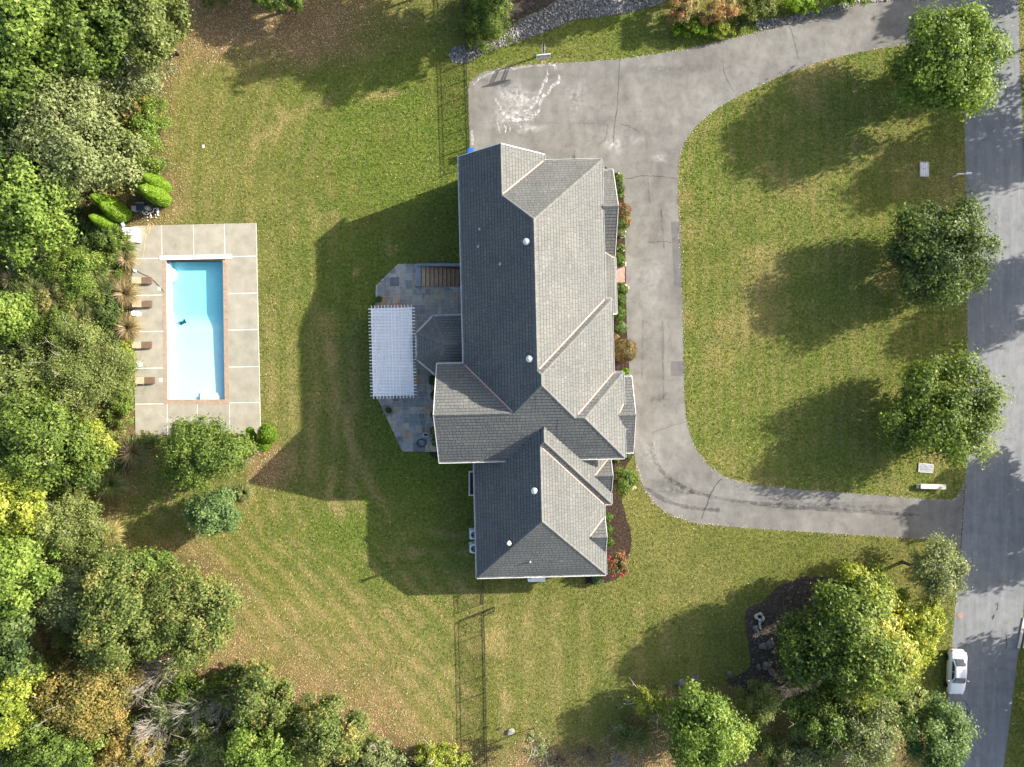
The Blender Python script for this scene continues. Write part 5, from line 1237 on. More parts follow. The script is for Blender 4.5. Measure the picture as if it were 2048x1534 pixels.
M_TWIG = pmat('pale_grey_twig', [(.24, .215, .185), (.36, .33, .29)], 6, .9, .1, bump=.2)
M_TWIGB = pmat('brown_twig', [(.11, .085, .065), (.18, .145, .115)], 6, .9, .1, bump=.2)
def leaves(centres, rads, n, leaf, rg, up=.45, tb=None, crisp=.35, flat=.8, asp=.62):
    """leaf quads over the outer shells of clumps; returns verts, faces, tint"""
    C = np.array(centres); R = np.array(rads); k = len(C); w_ = R**2; idx = rg.choice(k, n, p=w_/w_.sum())
    R = R*1.0; loose = rg.uniform(0, 1, n) < .22
    d = rg.normal(size=(n, 3)); d[:, 2] = d[:, 2]*.85+.18; d /= np.linalg.norm(d, axis=1)[:, None]
    r = (1+loose*.7)[:, None]*(rg.uniform(0, 1, n)**crisp)[:, None]*R[idx][:, None]*np.array([1, 1, flat])
    p = C[idx]+d*r; p += rg.normal(size=(n, 3))*leaf*.35
    cen = C.mean(0); out = p-cen; out /= (np.linalg.norm(out, axis=1)[:, None]+1e-6)
    nn = d*.55+out*.45+np.array([0, 0, up])+rg.normal(size=(n, 3))*.55; nn /= np.linalg.norm(nn, axis=1)[:, None]
    a = np.cross(nn, rg.normal(size=(n, 3))); a /= np.linalg.norm(a, axis=1)[:, None]; b_ = np.cross(nn, a)
    s = leaf*rg.uniform(.6, 1.25, n)[:, None]
    V = np.stack([p+a*s*1.15, p-a*s*.75+b_*s*asp*1.25, p-a*s*.75-b_*s*asp*1.25], 1)
    ct = rg.normal(0, .13, k); t = np.clip(.48+ct[idx]+rg.normal(0, .17, n)+(tb(p) if tb is not None else 0), 0, 1)
    return V.reshape(-1, 3), np.arange(n*3).reshape(-1, 3), np.repeat(t, 3)
def clumps(rx, ry, rz, k, rg, size=.30, fill=.72, low=-.55, lob=1.0):
    out = []; rr = []
    while len(out) < k:
        d = rg.normal(size=3); d /= np.linalg.norm(d)
        if d[2] < low: continue
        q = rg.uniform(0, 1)**.38*fill; f = 1+.16*lob*math.sin(3*math.atan2(d[1], d[0])+k)+.10*lob*math.sin(7*math.atan2(d[1], d[0]))
        out.append((d[0]*rx*q*f, d[1]*ry*q*f, d[2]*rz*q)); rr.append(size*(rx+ry)/2*rg.uniform(.65, 1.2))
    return out, rr
TREES = 0
def tree(px, py, hc, rx, ry, rz, pal, label, n=9000, leaf=.20, k=46, name='deciduous_tree', cat='tree', group=None, tb=None, size=.27, trunk=.16, twigs=0, lean=(0, 0), crisp=.35, bark=None, trans=.42, fill=.78, low=-.55, lob=1.0):
    n = int(n*1.8); leaf *= .76
    global TREES; TREES += 1; rg = np.random.default_rng(100+TREES); rr_ = random.Random(TREES)
    c = P(px, py, hc); base = Vector((c.x-lean[0], c.y-lean[1], 0)); root = empty(name, base, label=label, cat=cat, group=group)
    k = int(k*1.7); size *= .76; C, R = clumps(rx, ry, rz, k, rg, size, fill*1.06, low, lob); C = [(x+lean[0], y+lean[1], z+hc) for x, y, z in C]
    V, F, T = leaves(C, R, n, leaf, rg, tb=tb, crisp=crisp)
    V[:, 2] = np.maximum(V[:, 2], .06)
    m = MB(); bend = Vector((rr_.uniform(-.2, .2), rr_.uniform(-.2, .2), 0)); top = Vector((lean[0], lean[1], hc+rz*.35)); mid = top*.5+bend
    if hc > 2.0:
        m.tube([(0, 0, 0), mid*.5+bend*.3, mid, top*.8+bend*.4, top], [trunk*1.25, trunk, trunk*.8, trunk*.5, trunk*.15], 8)
        for i in sorted(range(k), key=lambda q: -R[q])[:16]:
            e = Vector(C[i]); s = Vector((lean[0], lean[1], 1))*0+top*max(.25, min(.8, (e.z-rz*.5)/max(top.z, .1))); m.tube([s, s.lerp(e, .5)+Vector((0, 0, .15*rz)), e], [trunk*.38, trunk*.22, trunk*.06], 5)
    else:
        for i in range(min(12, k)): e = Vector(C[i]); m.tube([(rr_.uniform(-.1, .1), rr_.uniform(-.1, .1), 0), e*.5+Vector((0, 0, .1)), e], [.035, .025, .01], 4)
    m.build('trunk' if hc > 2.0 else 'stems', bark or M_BARK, root)
    np_obj('crown' if hc > 2.0 else 'foliage', V, F, leafmat('leaf_'+pal, PAL[pal], trans), root, attrs=dict(tint=T))
    if twigs: twigset(root, C, R, twigs, rr_, hc, rz, top)
    return root
def twigset(root, C, R, n, rr_, hc, rz, top, mat=None):
    m = MB()
    for i in range(n):
        e = Vector(C[rr_.randrange(len(C))]); dirv = (e-Vector((top.x, top.y, hc*.5))).normalized(); s = e-dirv*rr_.uniform(.6, 1.6)
        q = e+dirv*rr_.uniform(.5, 1.5)+Vector((rr_.uniform(-.6, .6), rr_.uniform(-.6, .6), rr_.uniform(-.1, .5)))
        mid = s.lerp(q, .5)+Vector((rr_.uniform(-.2, .2), rr_.uniform(-.2, .2), .1)); m.tube([s, mid, q], [.035, .022, .006], 3)
        for _ in range(3):
            a = mid.lerp(q, rr_.random()); m.tube([a, a+dirv*rr_.uniform(.2, .6)+Vector((rr_.uniform(-.5, .5), rr_.uniform(-.5, .5), rr_.uniform(-.1, .3)))], [.014, .004], 3)
    tag(m.build('bare_twigs', mat or M_TWIG, root), kind='stuff')
def bare_bush(px, py, h, spread, label, n=26, mat=None, group=None, aim=None):
    """leafless shrub: forking twigs rising from the ground"""
    global TREES; TREES += 1; r = random.Random(700+TREES); c = P(px, py, h*.6); root = empty('bare_shrub', (c.x, c.y, 0), label=label, cat='bare shrub', group=group); st_, tw = MB(), MB()
    def grow(p, d, L, w_, dep):
        e = p+d*L; mid = p.lerp(e, .5)+Vector((r.uniform(-.1, .1), r.uniform(-.1, .1), r.uniform(0, .1)))*L
        (st_ if dep == 0 else tw).tube([p, mid, e], [w_, w_*.75, w_*.45], 4 if dep == 0 else 3)
        if dep < 3:
            for _ in range(r.choice((2, 3, 3)) if dep < 2 else 3):
                nd = (d+Vector((r.uniform(-.75, .75), r.uniform(-.75, .75), r.uniform(-.3, .5)))).normalized(); grow(p.lerp(e, r.uniform(.45, 1)), nd, L*r.uniform(.45, .72), w_*.5, dep+1)
    for i in range(n):
        a = r.uniform(0, 6.28); d = Vector((math.cos(a)*spread*r.random(), math.sin(a)*spread*r.random(), h*r.uniform(.6, 1.1)))
        if aim: d += Vector((aim[0], aim[1], 0))
        grow(Vector((r.uniform(-.3, .3), r.uniform(-.3, .3), 0)), d.normalized(), d.length*.62, .05, 0)
    st_.build('stems', mat or M_TWIG, root); tag(tw.build('twigs', mat or M_TWIG, root), kind='stuff'); return root
def gmat(name, cols): return leafmat(name, cols, .3, .6)
GRASSP = dict(green=[(.06, .09, .022), (.12, .15, .042), (.19, .21, .07), (.28, .26, .12)], tan=[(.10, .09, .034), (.22, .18, .075), (.33, .26, .12), (.40, .31, .18)], gold=[(.13, .12, .03), (.24, .215, .07), (.35, .30, .11), (.45, .38, .18)])
def orn_grass(px, py, h, r, pal, label, n=520, group=None, plume=.0):
    """fountain of arching blades"""
    global TREES; TREES += 1; rg = np.random.default_rng(TREES+50); c = P(px, py, h*.5); root = empty('ornamental_grass', (c.x, c.y, 0), label=label, cat='grass clump', group=group)
    def blades(n, hh, rr, wd, droop):
        a = rg.uniform(0, 6.28, n); L = rg.uniform(.55, 1.1, n); ou = rg.uniform(.25, 1.0, n)*rr; V = []; m = 5
        ts = np.linspace(0, 1, m)
        x0 = np.cos(a)*.12*rg.uniform(0, 1, n); y0 = np.sin(a)*.12*rg.uniform(0, 1, n)
        pts = np.stack([np.stack([x0+np.cos(a)*ou*L*t**1.4, y0+np.sin(a)*ou*L*t**1.4, hh*L*(1-(1-t)**1.8)-droop*hh*L*t**3*(ou/rr)], 1) for t in ts], 1)
        pts[:, :, 2] = np.maximum(pts[:, :, 2], .02*0+.01); wv_ = wd*np.array([.8, 1, .9, .6, .12])
        nrm = np.stack([-np.sin(a), np.cos(a), np.zeros(n)], 1)[:, None, :]+rg.normal(0, .25, (n, 1, 3))
        A = pts-nrm*wv_[None, :, None]; B = pts+nrm*wv_[None, :, None]; V = np.stack([A, B], 2).reshape(n, m*2, 3)
        base = np.arange(n)[:, None, None]*(m*2); f = np.array([[2*i, 2*i+1, 2*i+3, 2*i+2] for i in range(m-1)])[None]
        t = np.clip(rg.normal(.45, .22, n), 0, 1); return V.reshape(-1, 3), (base+f).reshape(-1, 4), np.repeat(t, m*2)
    n = int(n*1.5); r *= 1.25; V, F, T = blades(n, h, r, .030, .65); np_obj('blades', V, F, gmat('grass_'+pal, GRASSP[pal]), root, attrs=dict(tint=T))
    if plume: V, F, T = blades(int(n*.25), h*1.2, r*.8, .026, .2); np_obj('plumes', V, F, gmat('grass_plume', [(.20, .15, .08), (.30, .23, .13), (.40, .31, .19)]), root, attrs=dict(tint=T))
    return root
def arborvitae(px, py, h, r, label, n=9000):
    """dense clipped teardrop evergreen; px,py is its middle in the photo"""
    global TREES; TREES += 1; rg = np.random.default_rng(TREES+9); c = P(px, py, h*.5); root = empty('arborvitae', (c.x, c.y, 0), label=label, cat='evergreen', group='clipped cone evergreens round the pool equipment')
    pr = lambda t: r*np.clip(np.sin(np.pi*np.clip(t*.86+.14, 0, 1))**.62*(1.02-.28*t), 0.02, 2)
    t = rg.uniform(0, 1, n)**1.15; a = rg.uniform(0, 6.28, n); q = pr(t)*(1+.05*np.sin(a*5+t*9))*rg.uniform(.9, 1.03, n); p = np.stack([np.cos(a)*q, np.sin(a)*q, .12+t*h], 1)
    nn = np.stack([np.cos(a), np.sin(a), np.full(n, .35)+.9*(t > .85)], 1)+rg.normal(0, .45, (n, 3)); nn /= np.linalg.norm(nn, axis=1)[:, None]
    A = np.cross(nn, np.array([0, 0, 1.0])+rg.normal(0, .3, (n, 3))); A /= np.linalg.norm(A, axis=1)[:, None]; B = np.cross(nn, A); s = rg.uniform(.05, .10, n)[:, None]
    V = np.stack([p+A*s, p+B*s*1.3, p-A*s, p-B*s*1.3], 1).reshape(-1, 3); V[:, 2] = np.maximum(V[:, 2], .03)
    np_obj('foliage', V, np.arange(n*4).reshape(-1, 4), leafmat('leaf_arb', PAL['arb'], .25), root, attrs=dict(tint=np.repeat(np.clip(rg.normal(.5, .2, n), 0, 1), 4)))
    MB().lathe([(float(pr(np.array(t)))*.9, .10+t*h*.98) for t in (0, .1, .25, .45, .65, .82, .93, .99)], n=16).build('dark_core', pmat('deep_evergreen', [(.012, .03, .004), (.03, .06, .008)], 8, .9), root, smooth=True)  # solid core coloured dark for the shade behind the leaves
    MB().tube([(0, 0, 0), (0, 0, .4)], .09, 8).build('trunk', M_BARK, root); return root
def ball_shrub(px, py, r, label, pal='box', n=1500, squash=.85, leaf=.06, group=None, flowers=None, nf=0, fs=.09, name='round_shrub', cat='shrub'):
    """clipped or mounded shrub, with flower heads if asked"""
    global TREES; TREES += 1; rg = np.random.default_rng(TREES+31); h = r*squash; c = P(px, py, h); root = empty(name, (c.x, c.y, .02), label=label, cat=cat, group=group)
    d = rg.normal(size=(n, 3)); d /= np.linalg.norm(d, axis=1)[:, None]; az = np.arctan2(d[:, 1], d[:, 0]); lump = 1+.07*np.sin(az*4+TREES)+.06*np.sin(d[:, 2]*6+az*3)
    p = d*r*lump[:, None]*rg.uniform(.86, 1.06, n)[:, None]*np.array([1, 1, squash])+np.array([0, 0, h]); nn = d+rg.normal(0, .5, (n, 3)); nn /= np.linalg.norm(nn, axis=1)[:, None]
    A = np.cross(nn, rg.normal(size=(n, 3))); A /= np.linalg.norm(A, axis=1)[:, None]; B = np.cross(nn, A); s = leaf*rg.uniform(.6, 1.3, n)[:, None]
    V = np.stack([p+A*s, p+B*s*.65, p-A*s, p-B*s*.65], 1).reshape(-1, 3); V[:, 2] = np.maximum(V[:, 2], .02)
    np_obj('foliage', V, np.arange(n*4).reshape(-1, 4), leafmat('leaf_'+pal, PAL[pal]), root, attrs=dict(tint=np.repeat(np.clip(rg.normal(.5, .2, n), 0, 1), 4)))
    MB().lathe([(r*.3, .0), (r*.72, h*.35), (r*.84, h), (r*.66, h*1.5), (r*.3, h*1.78), (.01, h*1.84)], n=12).build('dark_core', pmat('deep_shrub_shade', [(.012, .022, .005), (.028, .045, .01)], 8, .9), root, smooth=True)  # dark filler core: the shrub's inner shade put into its colour
    if nf: flower_heads(root, [tuple(d_*r*1.02*np.array([1, 1, squash])+np.array([0, 0, h])) for d_ in [q/np.linalg.norm(q) for q in rg.normal(size=(nf, 3))+np.array([.5, 0, .9])]], flowers, fs, rg)
    return root
FLOW = dict(white=[(.55, .56, .42), (.70, .71, .58), (.80, .80, .72)], red=[(.32, .02, .03), (.48, .05, .07), (.60, .12, .14)], yellow=[(.50, .33, .01), (.68, .48, .02), (.78, .6, .06)], pink=[(.42, .14, .16), (.55, .24, .24), (.62, .32, .30)])
def flower_heads(root, pts, col, size, rg):
    n = 34; V = []; T = []
    for q in pts:
        d = rg.normal(size=(n, 3)); d /= np.linalg.norm(d, axis=1)[:, None]; p = np.array(q)+d*size*rg.uniform(.5, 1, n)[:, None]; nn = d+rg.normal(0, .3, (n, 3)); A = np.cross(nn, rg.normal(size=(n, 3))); A /= np.linalg.norm(A, axis=1)[:, None]; B = np.cross(nn, A); B /= np.linalg.norm(B, axis=1)[:, None]; s = size*.38
        V.append(np.stack([p+A*s, p+B*s, p-A*s, p-B*s], 1).reshape(-1, 3)); T.append(np.repeat(rg.uniform(0, 1, n), 4))
    V = np.concatenate(V); V[:, 2] = np.maximum(V[:, 2], .03)
    fo = np_obj('flower_heads', V, np.arange(len(V)).reshape(-1, 4), leafmat('petal_'+col, FLOW[col], .3), root, attrs=dict(tint=np.concatenate(T))); tag(fo, kind='stuff')
# ------------------------------------------------------------------ trees on the front lawn and along the road
tree(1900, 130, 5.2, 5.5, 5.6, 4.5, 'bright', 'yellow green lawn tree beside the upper driveway mouth', 19000, .19, 60, lob=.35, fill=.84, tb=lambda p: .10*np.clip(p[:, 0]/5, -1, 1), lean=(.3, 0))
tree(1888, 500, 4.2, 5.6, 5.4, 3.9, 'dark', 'dense dark green lawn tree beside the road, near the mailbox', 19000, .18, 64, lob=.35, fill=.84)
tree(1886, 822, 4.1, 5.8, 5.6, 3.8, 'green', 'mid green lawn tree above the low stone block', 19000, .18, 62, lob=.35, fill=.84)
tree(1872, 1137, 3.9, 3.1, 3.6, 3.3, 'pale', 'sparse olive brown tree beside the lower driveway mouth', 6000, .14, 40, twigs=34, lean=(1.2, .3), size=.30)
tree(1705, 1285, 5.6, 7.0, 6.6, 5.2, 'maple', 'big maple turning yellow in the mulched island bed', 22000, .21, 84, tb=lambda p: .38*np.clip((p[:, 0]-.5)/5, -1, 1)-.02, size=.22)
tree(1732, 1168, 4.0, 3.3, 2.2, 3.0, 'yellow', 'small yellow tree on the driveway side of the big maple', 5500, .17, 30)
tree(1835, 1245, 3.8, 2.4, 4.0, 3.2, 'yellow', 'yellow leaved tree between the big maple and the road', 6000, .17, 34)
tree(1521, 1405, 2.9, 2.4, 2.7, 2.8, 'olive', 'feathery olive green juniper beside the bare end of the island bed', 9000, .10, 40, name='juniper', cat='evergreen', size=.26)
tree(1415, 1468, 4.4, 4.6, 4.6, 4.0, 'bright', 'bright lime green tree left of the feathery juniper', 13000, .17, 60, tb=lambda p: .12*np.clip(p[:, 0]/4, -1, 1))
tree(1640, 1430, 3.6, 3.6, 3.4, 3.0, 'green', 'leafy green tree between the juniper and the blue green tree', 8000, .17, 40, twigs=18)
tree(1730, 1462, 4.2, 3.6, 4.2, 3.4, 'pale', 'pale thinning tree with grey branches behind the big maple', 6500, .15, 40, twigs=50)
tree(1868, 1468, 4.0, 3.6, 3.9, 3.5, 'blue', 'rounded blue green tree at the road edge behind the parked car', 10000, .16, 48)
tree(1790, 1405, 3.2, 3.0, 2.6, 2.6, 'olive', 'low olive tree between the big maple and the blue green tree', 5000, .15, 30, twigs=10)
tree(1610, 1510, 2.4, 3.0, 2.2, 2.0, 'pale', 'pale green bush beyond the thinning tree', 4500, .14, 30, name='shrub', cat='shrub')
tree(1545, 1500, 1.7, 2.4, 1.8, 1.5, 'oak', 'low russet green bush beside the juniper, away from the drive', 3500, .13, 26, name='shrub', cat='shrub')
tree(1300, 1405, 2.0, 2.5, 2.0, 1.5, 'yellow', 'thin light green shrub reaching over the side lawn', 2200, .11, 26, name='shrub', cat='shrub', twigs=14, size=.22)
tree(1070, 1482, 2.7, 1.2, 1.9, 1.6, 'pale', 'spindly sapling with few leaves beside the stump on the side lawn', 620, .11, 20, name='sapling', trunk=.05, twigs=12, size=.2, fill=.95)
tree(1265, 1470, .8, 2.6, 2.2, .7, 'olive', 'low weedy undergrowth beside the lime green tree', 2600, .10, 26, name='shrub', cat='shrub', twigs=10)
bare_bush(1180, 1510, 1.4, 1.6, 'leafless brown brush at the edge of the side lawn', 26, M_TWIGB); bare_bush(1120, 1525, 1.3, 1.5, 'leafless brown brush beside the spindly sapling', 20, M_TWIGB)
bare_bush(1235, 1525, 1.3, 1.5, 'leafless grey brush below the thin light green shrub', 20)
# beyond the road, out of the picture; their shadows lie across the road
for i, (x, y, hc, r, rz, la) in enumerate(((2240, 195, 8.0, 6.4, 6.0, 'tall tree across the road shading the road by the mailbox'), (2240, 520, 7.0, 4.8, 5.2, 'tall tree across the road opposite the dark green lawn tree'), (2190, 920, 5.8, 4.4, 4.2, 'tree across the road opposite the low stone block'),
        (2220, 1020, 6.2, 4.6, 4.4, 'tree across the road opposite the lower driveway mouth'), (2170, 1290, 5.0, 4.4, 3.6, 'tree across the road opposite the parked car'), (2180, 1430, 5.2, 4.8, 4.0, 'tree across the road opposite the blue green tree'), (2150, 60, 6.5, 3.8, 4.5, 'tree across the road opposite the upper driveway mouth'), (2120, -70, 5.5, 3.6, 4.0, 'tree across the road past the upper driveway mouth'))):
    p = PXY(x, y); k = (CAMH-hc)/CAMH; tree(1024+(x-1024)/k, 767+(y-767)/k, hc, r, r, rz, ('green', 'dark', 'oak')[i % 3], la, 4300, .34, 46)
for i, (x, y, hc, r, rz, la) in enumerate(((1160, -45, 10.2, 4.6, 5.0, 'tall tree behind the stone swale, shading the back lawn'), (1410, -80, 7.0, 3.4, 3.6, 'tall tree behind the red shrubs, shading the swale'), (1010, -70, 9.5, 4.4, 5.0, 'tall tree past the top of the fence, shading the back lawn'), (760, -120, 7.0, 3.5, 4.0, 'tree beyond the leaf strewn top of the lawn'), (1560, -120, 5.5, 3.0, 3.5, 'tree behind the red shrubs near the drive'), (600, -90, 6, 3.6, 4, 'tree whose branch tips overhang the leaf strewn lawn'))):
    k = (CAMH-hc)/CAMH; tree(1024+(x-1024)/k, 767+(y-767)/k, hc, r, r, rz, ('oak', 'green', 'dark')[i % 3], la, 4000, .36, 42)
# ------------------------------------------------------------------ the wood on the pool side
WOOD = [ # px, py, centre height, rx, ry, rz, palette, leaves, leaf, twigs, label
 (55, 45, 8.0, 5.0, 4.6, 4.6, 'bright', 9500, .25, 0, 'large bright green tree in the outer corner of the wood'),
 (190, 40, 7.0, 4.6, 4.2, 4.4, 'green', 9500, .22, 6, 'large green tree at the top of the wood next to the corner tree'),
 (300, 50, 6.0, 3.2, 3.8, 3.8, 'olive', 8000, .20, 0, 'olive green tree edging the leaf strewn top of the lawn'),
 (45, 175, 6.5, 4.2, 3.8, 4.0, 'green', 8000, .22, 0, 'deep green tree below the corner tree of the wood'),
 (150, 145, 4.6, 3.4, 3.0, 3.0, 'olive', 6000, .18, 8, 'olive undergrowth tree behind the pale twiggy tree'),
 (245, 140, 4.4, 3.8, 3.4, 3.2, 'pale', 3600, .15, 90, 'pale half bare tree with a fan of grey twigs'),
 (140, 285, 5.6, 5.6, 5.2, 4.6, 'pale', 13000, .19, 20, 'big pale olive tree behind the clipped evergreens'),
 (45, 405, 6.0, 4.6, 4.4, 4.2, 'bright', 10000, .23, 0, 'bright green tree below the big pale olive tree'),
 (30, 300, 5.0, 3.6, 3.4, 3.4, 'dark', 6500, .20, 0, 'dark tree squeezed between the deep green and bright green trees'),
 (12, 640, 3.4, 2.4, 2.6, 2.4, 'bright', 4500, .19, 0, 'light green tree at the outer edge of the grassy thicket'),
 (168, 735, 3.6, 4.1, 4.4, 3.2, 'olive', 15000, .11, 10, 'feathery yellow olive tree behind the lower loungers'),
 (85, 880, 4.8, 5.0, 4.8, 3.8, 'green', 11000, .19, 8, 'broad green tree below the feathery olive tree'),
 (20, 770, 4.5, 3.4, 3.2, 3.2, 'olive', 5500, .18, 0, 'olive tree at the outer edge behind the broad green tree'),
 (180, 890, 3.0, 2.4, 2.6, 2.2, 'yellow', 4000, .14, 8, 'yellow flecked bush tree beside the lower deck corner'),
 (25, 1010, 5.0, 3.6, 3.2, 3.4, 'yellow', 6000, .20, 0, 'yellow green tree at the outer edge below the broad green tree'),
 (125, 1065, 3.4, 4.2, 3.4, 2.8, 'olive', 9500, .13, 12, 'reddish olive thicket tree beside the golden grass clump'),
 (35, 1150, 5.6, 3.8, 3.8, 3.8, 'bright', 7500, .22, 0, 'bright green tree at the outer edge beside the reddish thicket'),
 (145, 1185, 3.8, 3.2, 2.8, 2.8, 'pale', 7500, .12, 14, 'pale olive fine leaved tree beside the twin oaks'),
 (252, 1222, 5.4, 4.1, 4.9, 4.0, 'oak', 13000, .18, 0, 'oak flecked with rust, the one deeper in the wood'),
 (392, 1215, 4.6, 4.0, 4.5, 3.6, 'oak', 12000, .17, 0, 'green oak flecked with rust at the edge of the lawn'),
 (290, 1140, 3.4, 3.4, 1.8, 2.4, 'green', 5500, .16, 0, 'low green tree tucked behind the twin oaks'),
 (15, 1280, 5.0, 3.0, 3.6, 3.4, 'dark', 5500, .2, 0, 'dark tree at the outer edge behind the bare brown shrub'),
 (170, 1385, 4.0, 4.6, 3.4, 3.0, 'orange', 9000, .15, 26, 'orange leaved tree in the lower corner of the wood'),
 (25, 1400, 5.0, 3.2, 3.4, 3.2, 'yellow', 6000, .2, 0, 'yellow green tree beside the orange leaved tree'),
 (395, 1400, 1.8, 3.2, 2.4, 1.5, 'green', 4500, .14, 20, 'green thicket between the bare white branches'),
 (335, 1425, 1.5, 2.6, 2.0, 1.2, 'pale', 4000, .13, 24, 'pale brown green brush beside the bare branches'),
 (410, 1490, 2.0, 3.0, 2.0, 1.6, 'olive', 5000, .14, 30, 'twiggy olive thicket at the lower edge of the picture'),
 (520, 1395, 4.2, 3.0, 3.0, 3.0, 'oak', 7500, .16, 10, 'russet green tree at the lower lawn edge'),
 (530, 1500, 3.8, 3.8, 2.8, 2.8, 'bright', 7500, .17, 0, 'leafy green tree below the russet green tree'),
 (650, 1460, 4.0, 3.6, 3.2, 3.0, 'oak', 8500, .16, 6, 'rust tinged tree reaching onto the lower back lawn'),
 (760, 1525, 2.2, 3.0, 1.9, 1.7, 'pale', 4500, .13, 16, 'pale bushy thicket along the bottom of the back lawn'),
 (880, 1520, 2.0, 2.6, 1.7, 1.6, 'yellow', 3800, .12, 14, 'light green thicket beside the end of the fence'),
 (260, 1500, 2.2, 3.0, 2.4, 1.8, 'orange', 5500, .15, 20, 'russet thicket below the orange leaved tree'),
 (110, 1490, 4.2, 3.6, 3.0, 3.0, 'green', 5500, .18, 0, 'green tree below the orange leaved tree'),
]
for (x, y, hc, rx, ry, rz, pal, n, leaf, tw, la) in WOOD: tree(x, y, hc, rx*1.14, ry*1.14, rz, pal, la, int(n*1.25), leaf, max(34, int(rx*13)), twigs=tw, size=.25, fill=.84, group='trees of the wood')
tree(408, 905, 4.0, 4.6, 3.9, 3.3, 'green', 'spreading green tree overhanging the lower end of the pool deck', 14000, .15, 60, twigs=16, crisp=.4)
tree(430, 1020, 3.1, 2.9, 2.7, 2.6, 'blue', 'small pale green tree at the edge of the shaded lawn', 9000, .13, 44)
for (x, y, hc, rx, ry, rz, pal, n, leaf, la) in (
 (290, 270, 1.3, 2.2, 4.6, 1.2, 'bright', 8000, .11, 'long yellow green shrub bank along the back lawn edge'), (262, 215, 1.6, 1.8, 1.6, 1.2, 'orange', 2800, .11, 'russet shrub at the top of the long shrub bank'),
 (180, 450, 1.2, 3.0, 2.2, 1.1, 'dark', 3200, .13, 'dark low shrub behind the single clipped evergreen'), (150, 545, 1.3, 3.2, 3.0, 1.2, 'bright', 7000, .10, 'bright feathery thicket in the middle of the tall grasses'),
 (60, 555, .8, 2.0, 1.8, .7, 'olive', 2500, .11, 'olive weedy thicket at the outer side of the tall grasses'), (215, 620, 1.0, 1.5, 2.6, .9, 'dark', 3200, .10, 'dark shrub wedged behind the fountain grasses'),
 (225, 480, 1.0, 1.5, 1.8, .9, 'green', 2600, .10, 'green shrub below the clipped evergreens'), (255, 720, .8, .9, 2.6, .7, 'yellow', 2600, .09, 'yellow flecked perennials beside the lower loungers'),
 (250, 815, .9, 1.2, 2.6, .8, 'bright', 3000, .09, 'bright perennials along the lower deck edge'), (115, 660, 1.2, 2.6, 2.2, 1.0, 'green', 4000, .11, 'green thicket above the feathery olive tree'),
 (60, 700, 1.5, 2.8, 2.0, 1.2, 'dark', 3500, .12, 'dark thicket between the tall grasses and the outer olive tree'), (300, 880, .8, 1.7, .9, .6, 'olive', 1800, .09, 'olive low shrub under the lower deck edge'),
 (95, 985, 1.2, 2.4, 1.2, 1.0, 'dark', 2600, .11, 'dark low thicket under the yellow daisies'), (480, 1345, 1.0, 2.2, 1.3, .9, 'dark', 2400, .11, 'dark low shrub at the bottom lawn edge'), (330, 1345, 1.0, 1.8, 1.0, .8, 'oak', 1800, .11, 'low russet shrub under the bare white branches'),
 (970, 38, .9, 2.5, 4.0, .9, 'green', 11000, .09, 'dense green leafy bank beside the fence and stone swale'), (975, 5, 1.2, 2.3, 1.6, 1.0, 'bright', 3500, .10, 'brighter green tuft at the top of the leafy bank'),
 (1368, 20, 1.7, 1.9, 1.9, 1.4, 'redshrub', 4200, .10, 'russet and cream shrub beside the mown strip'), (1442, 12, 1.7, 2.0, 2.0, 1.4, 'redshrub', 4200, .10, 'redder shrub between the russet shrub and the mixed shrub'),
 (1385, 55, .9, 2.2, 1.0, .8, 'arb', 3000, .12, 'glossy light green shrub below the russet shrub'), (1440, 60, .8, 1.7, .8, .7, 'yellow', 2000, .12, 'lime tipped shrub below the redder shrub'), (1515, 10, 1.6, 1.7, 1.7, 1.3, 'oak', 3200, .10, 'green shrub with a few red leaves above the roadside stones'),
 (1490, 42, .7, 1.2, .7, .6, 'dark', 1400, .09, 'dark low shrub tucked between the red leaved shrubs'), (1590, 8, 1.0, 2.6, 1.3, .9, 'arb', 3800, .10, 'leafy light green groundcover above the roadside stones'), (1690, -12, 1.2, 2.8, 1.2, 1.0, 'bright', 3000, .11, 'green shrub hanging over the top of the stones'),
 (558, -4, 2.6, 2.6, 1.6, 1.6, 'green', 4000, .14, 'leafy branch tips reaching over the top of the back lawn'), (440, -14, 2.0, 2.6, 1.4, 1.4, 'oak', 2500, .14, 'thin russet branch tips at the top of the back lawn')):
    tree(x, y, hc, rx, ry, rz, pal, la, n, leaf, max(24, int((rx+ry)*6)), name='shrub', cat='shrub', size=.24, low=-.25, fill=.9)
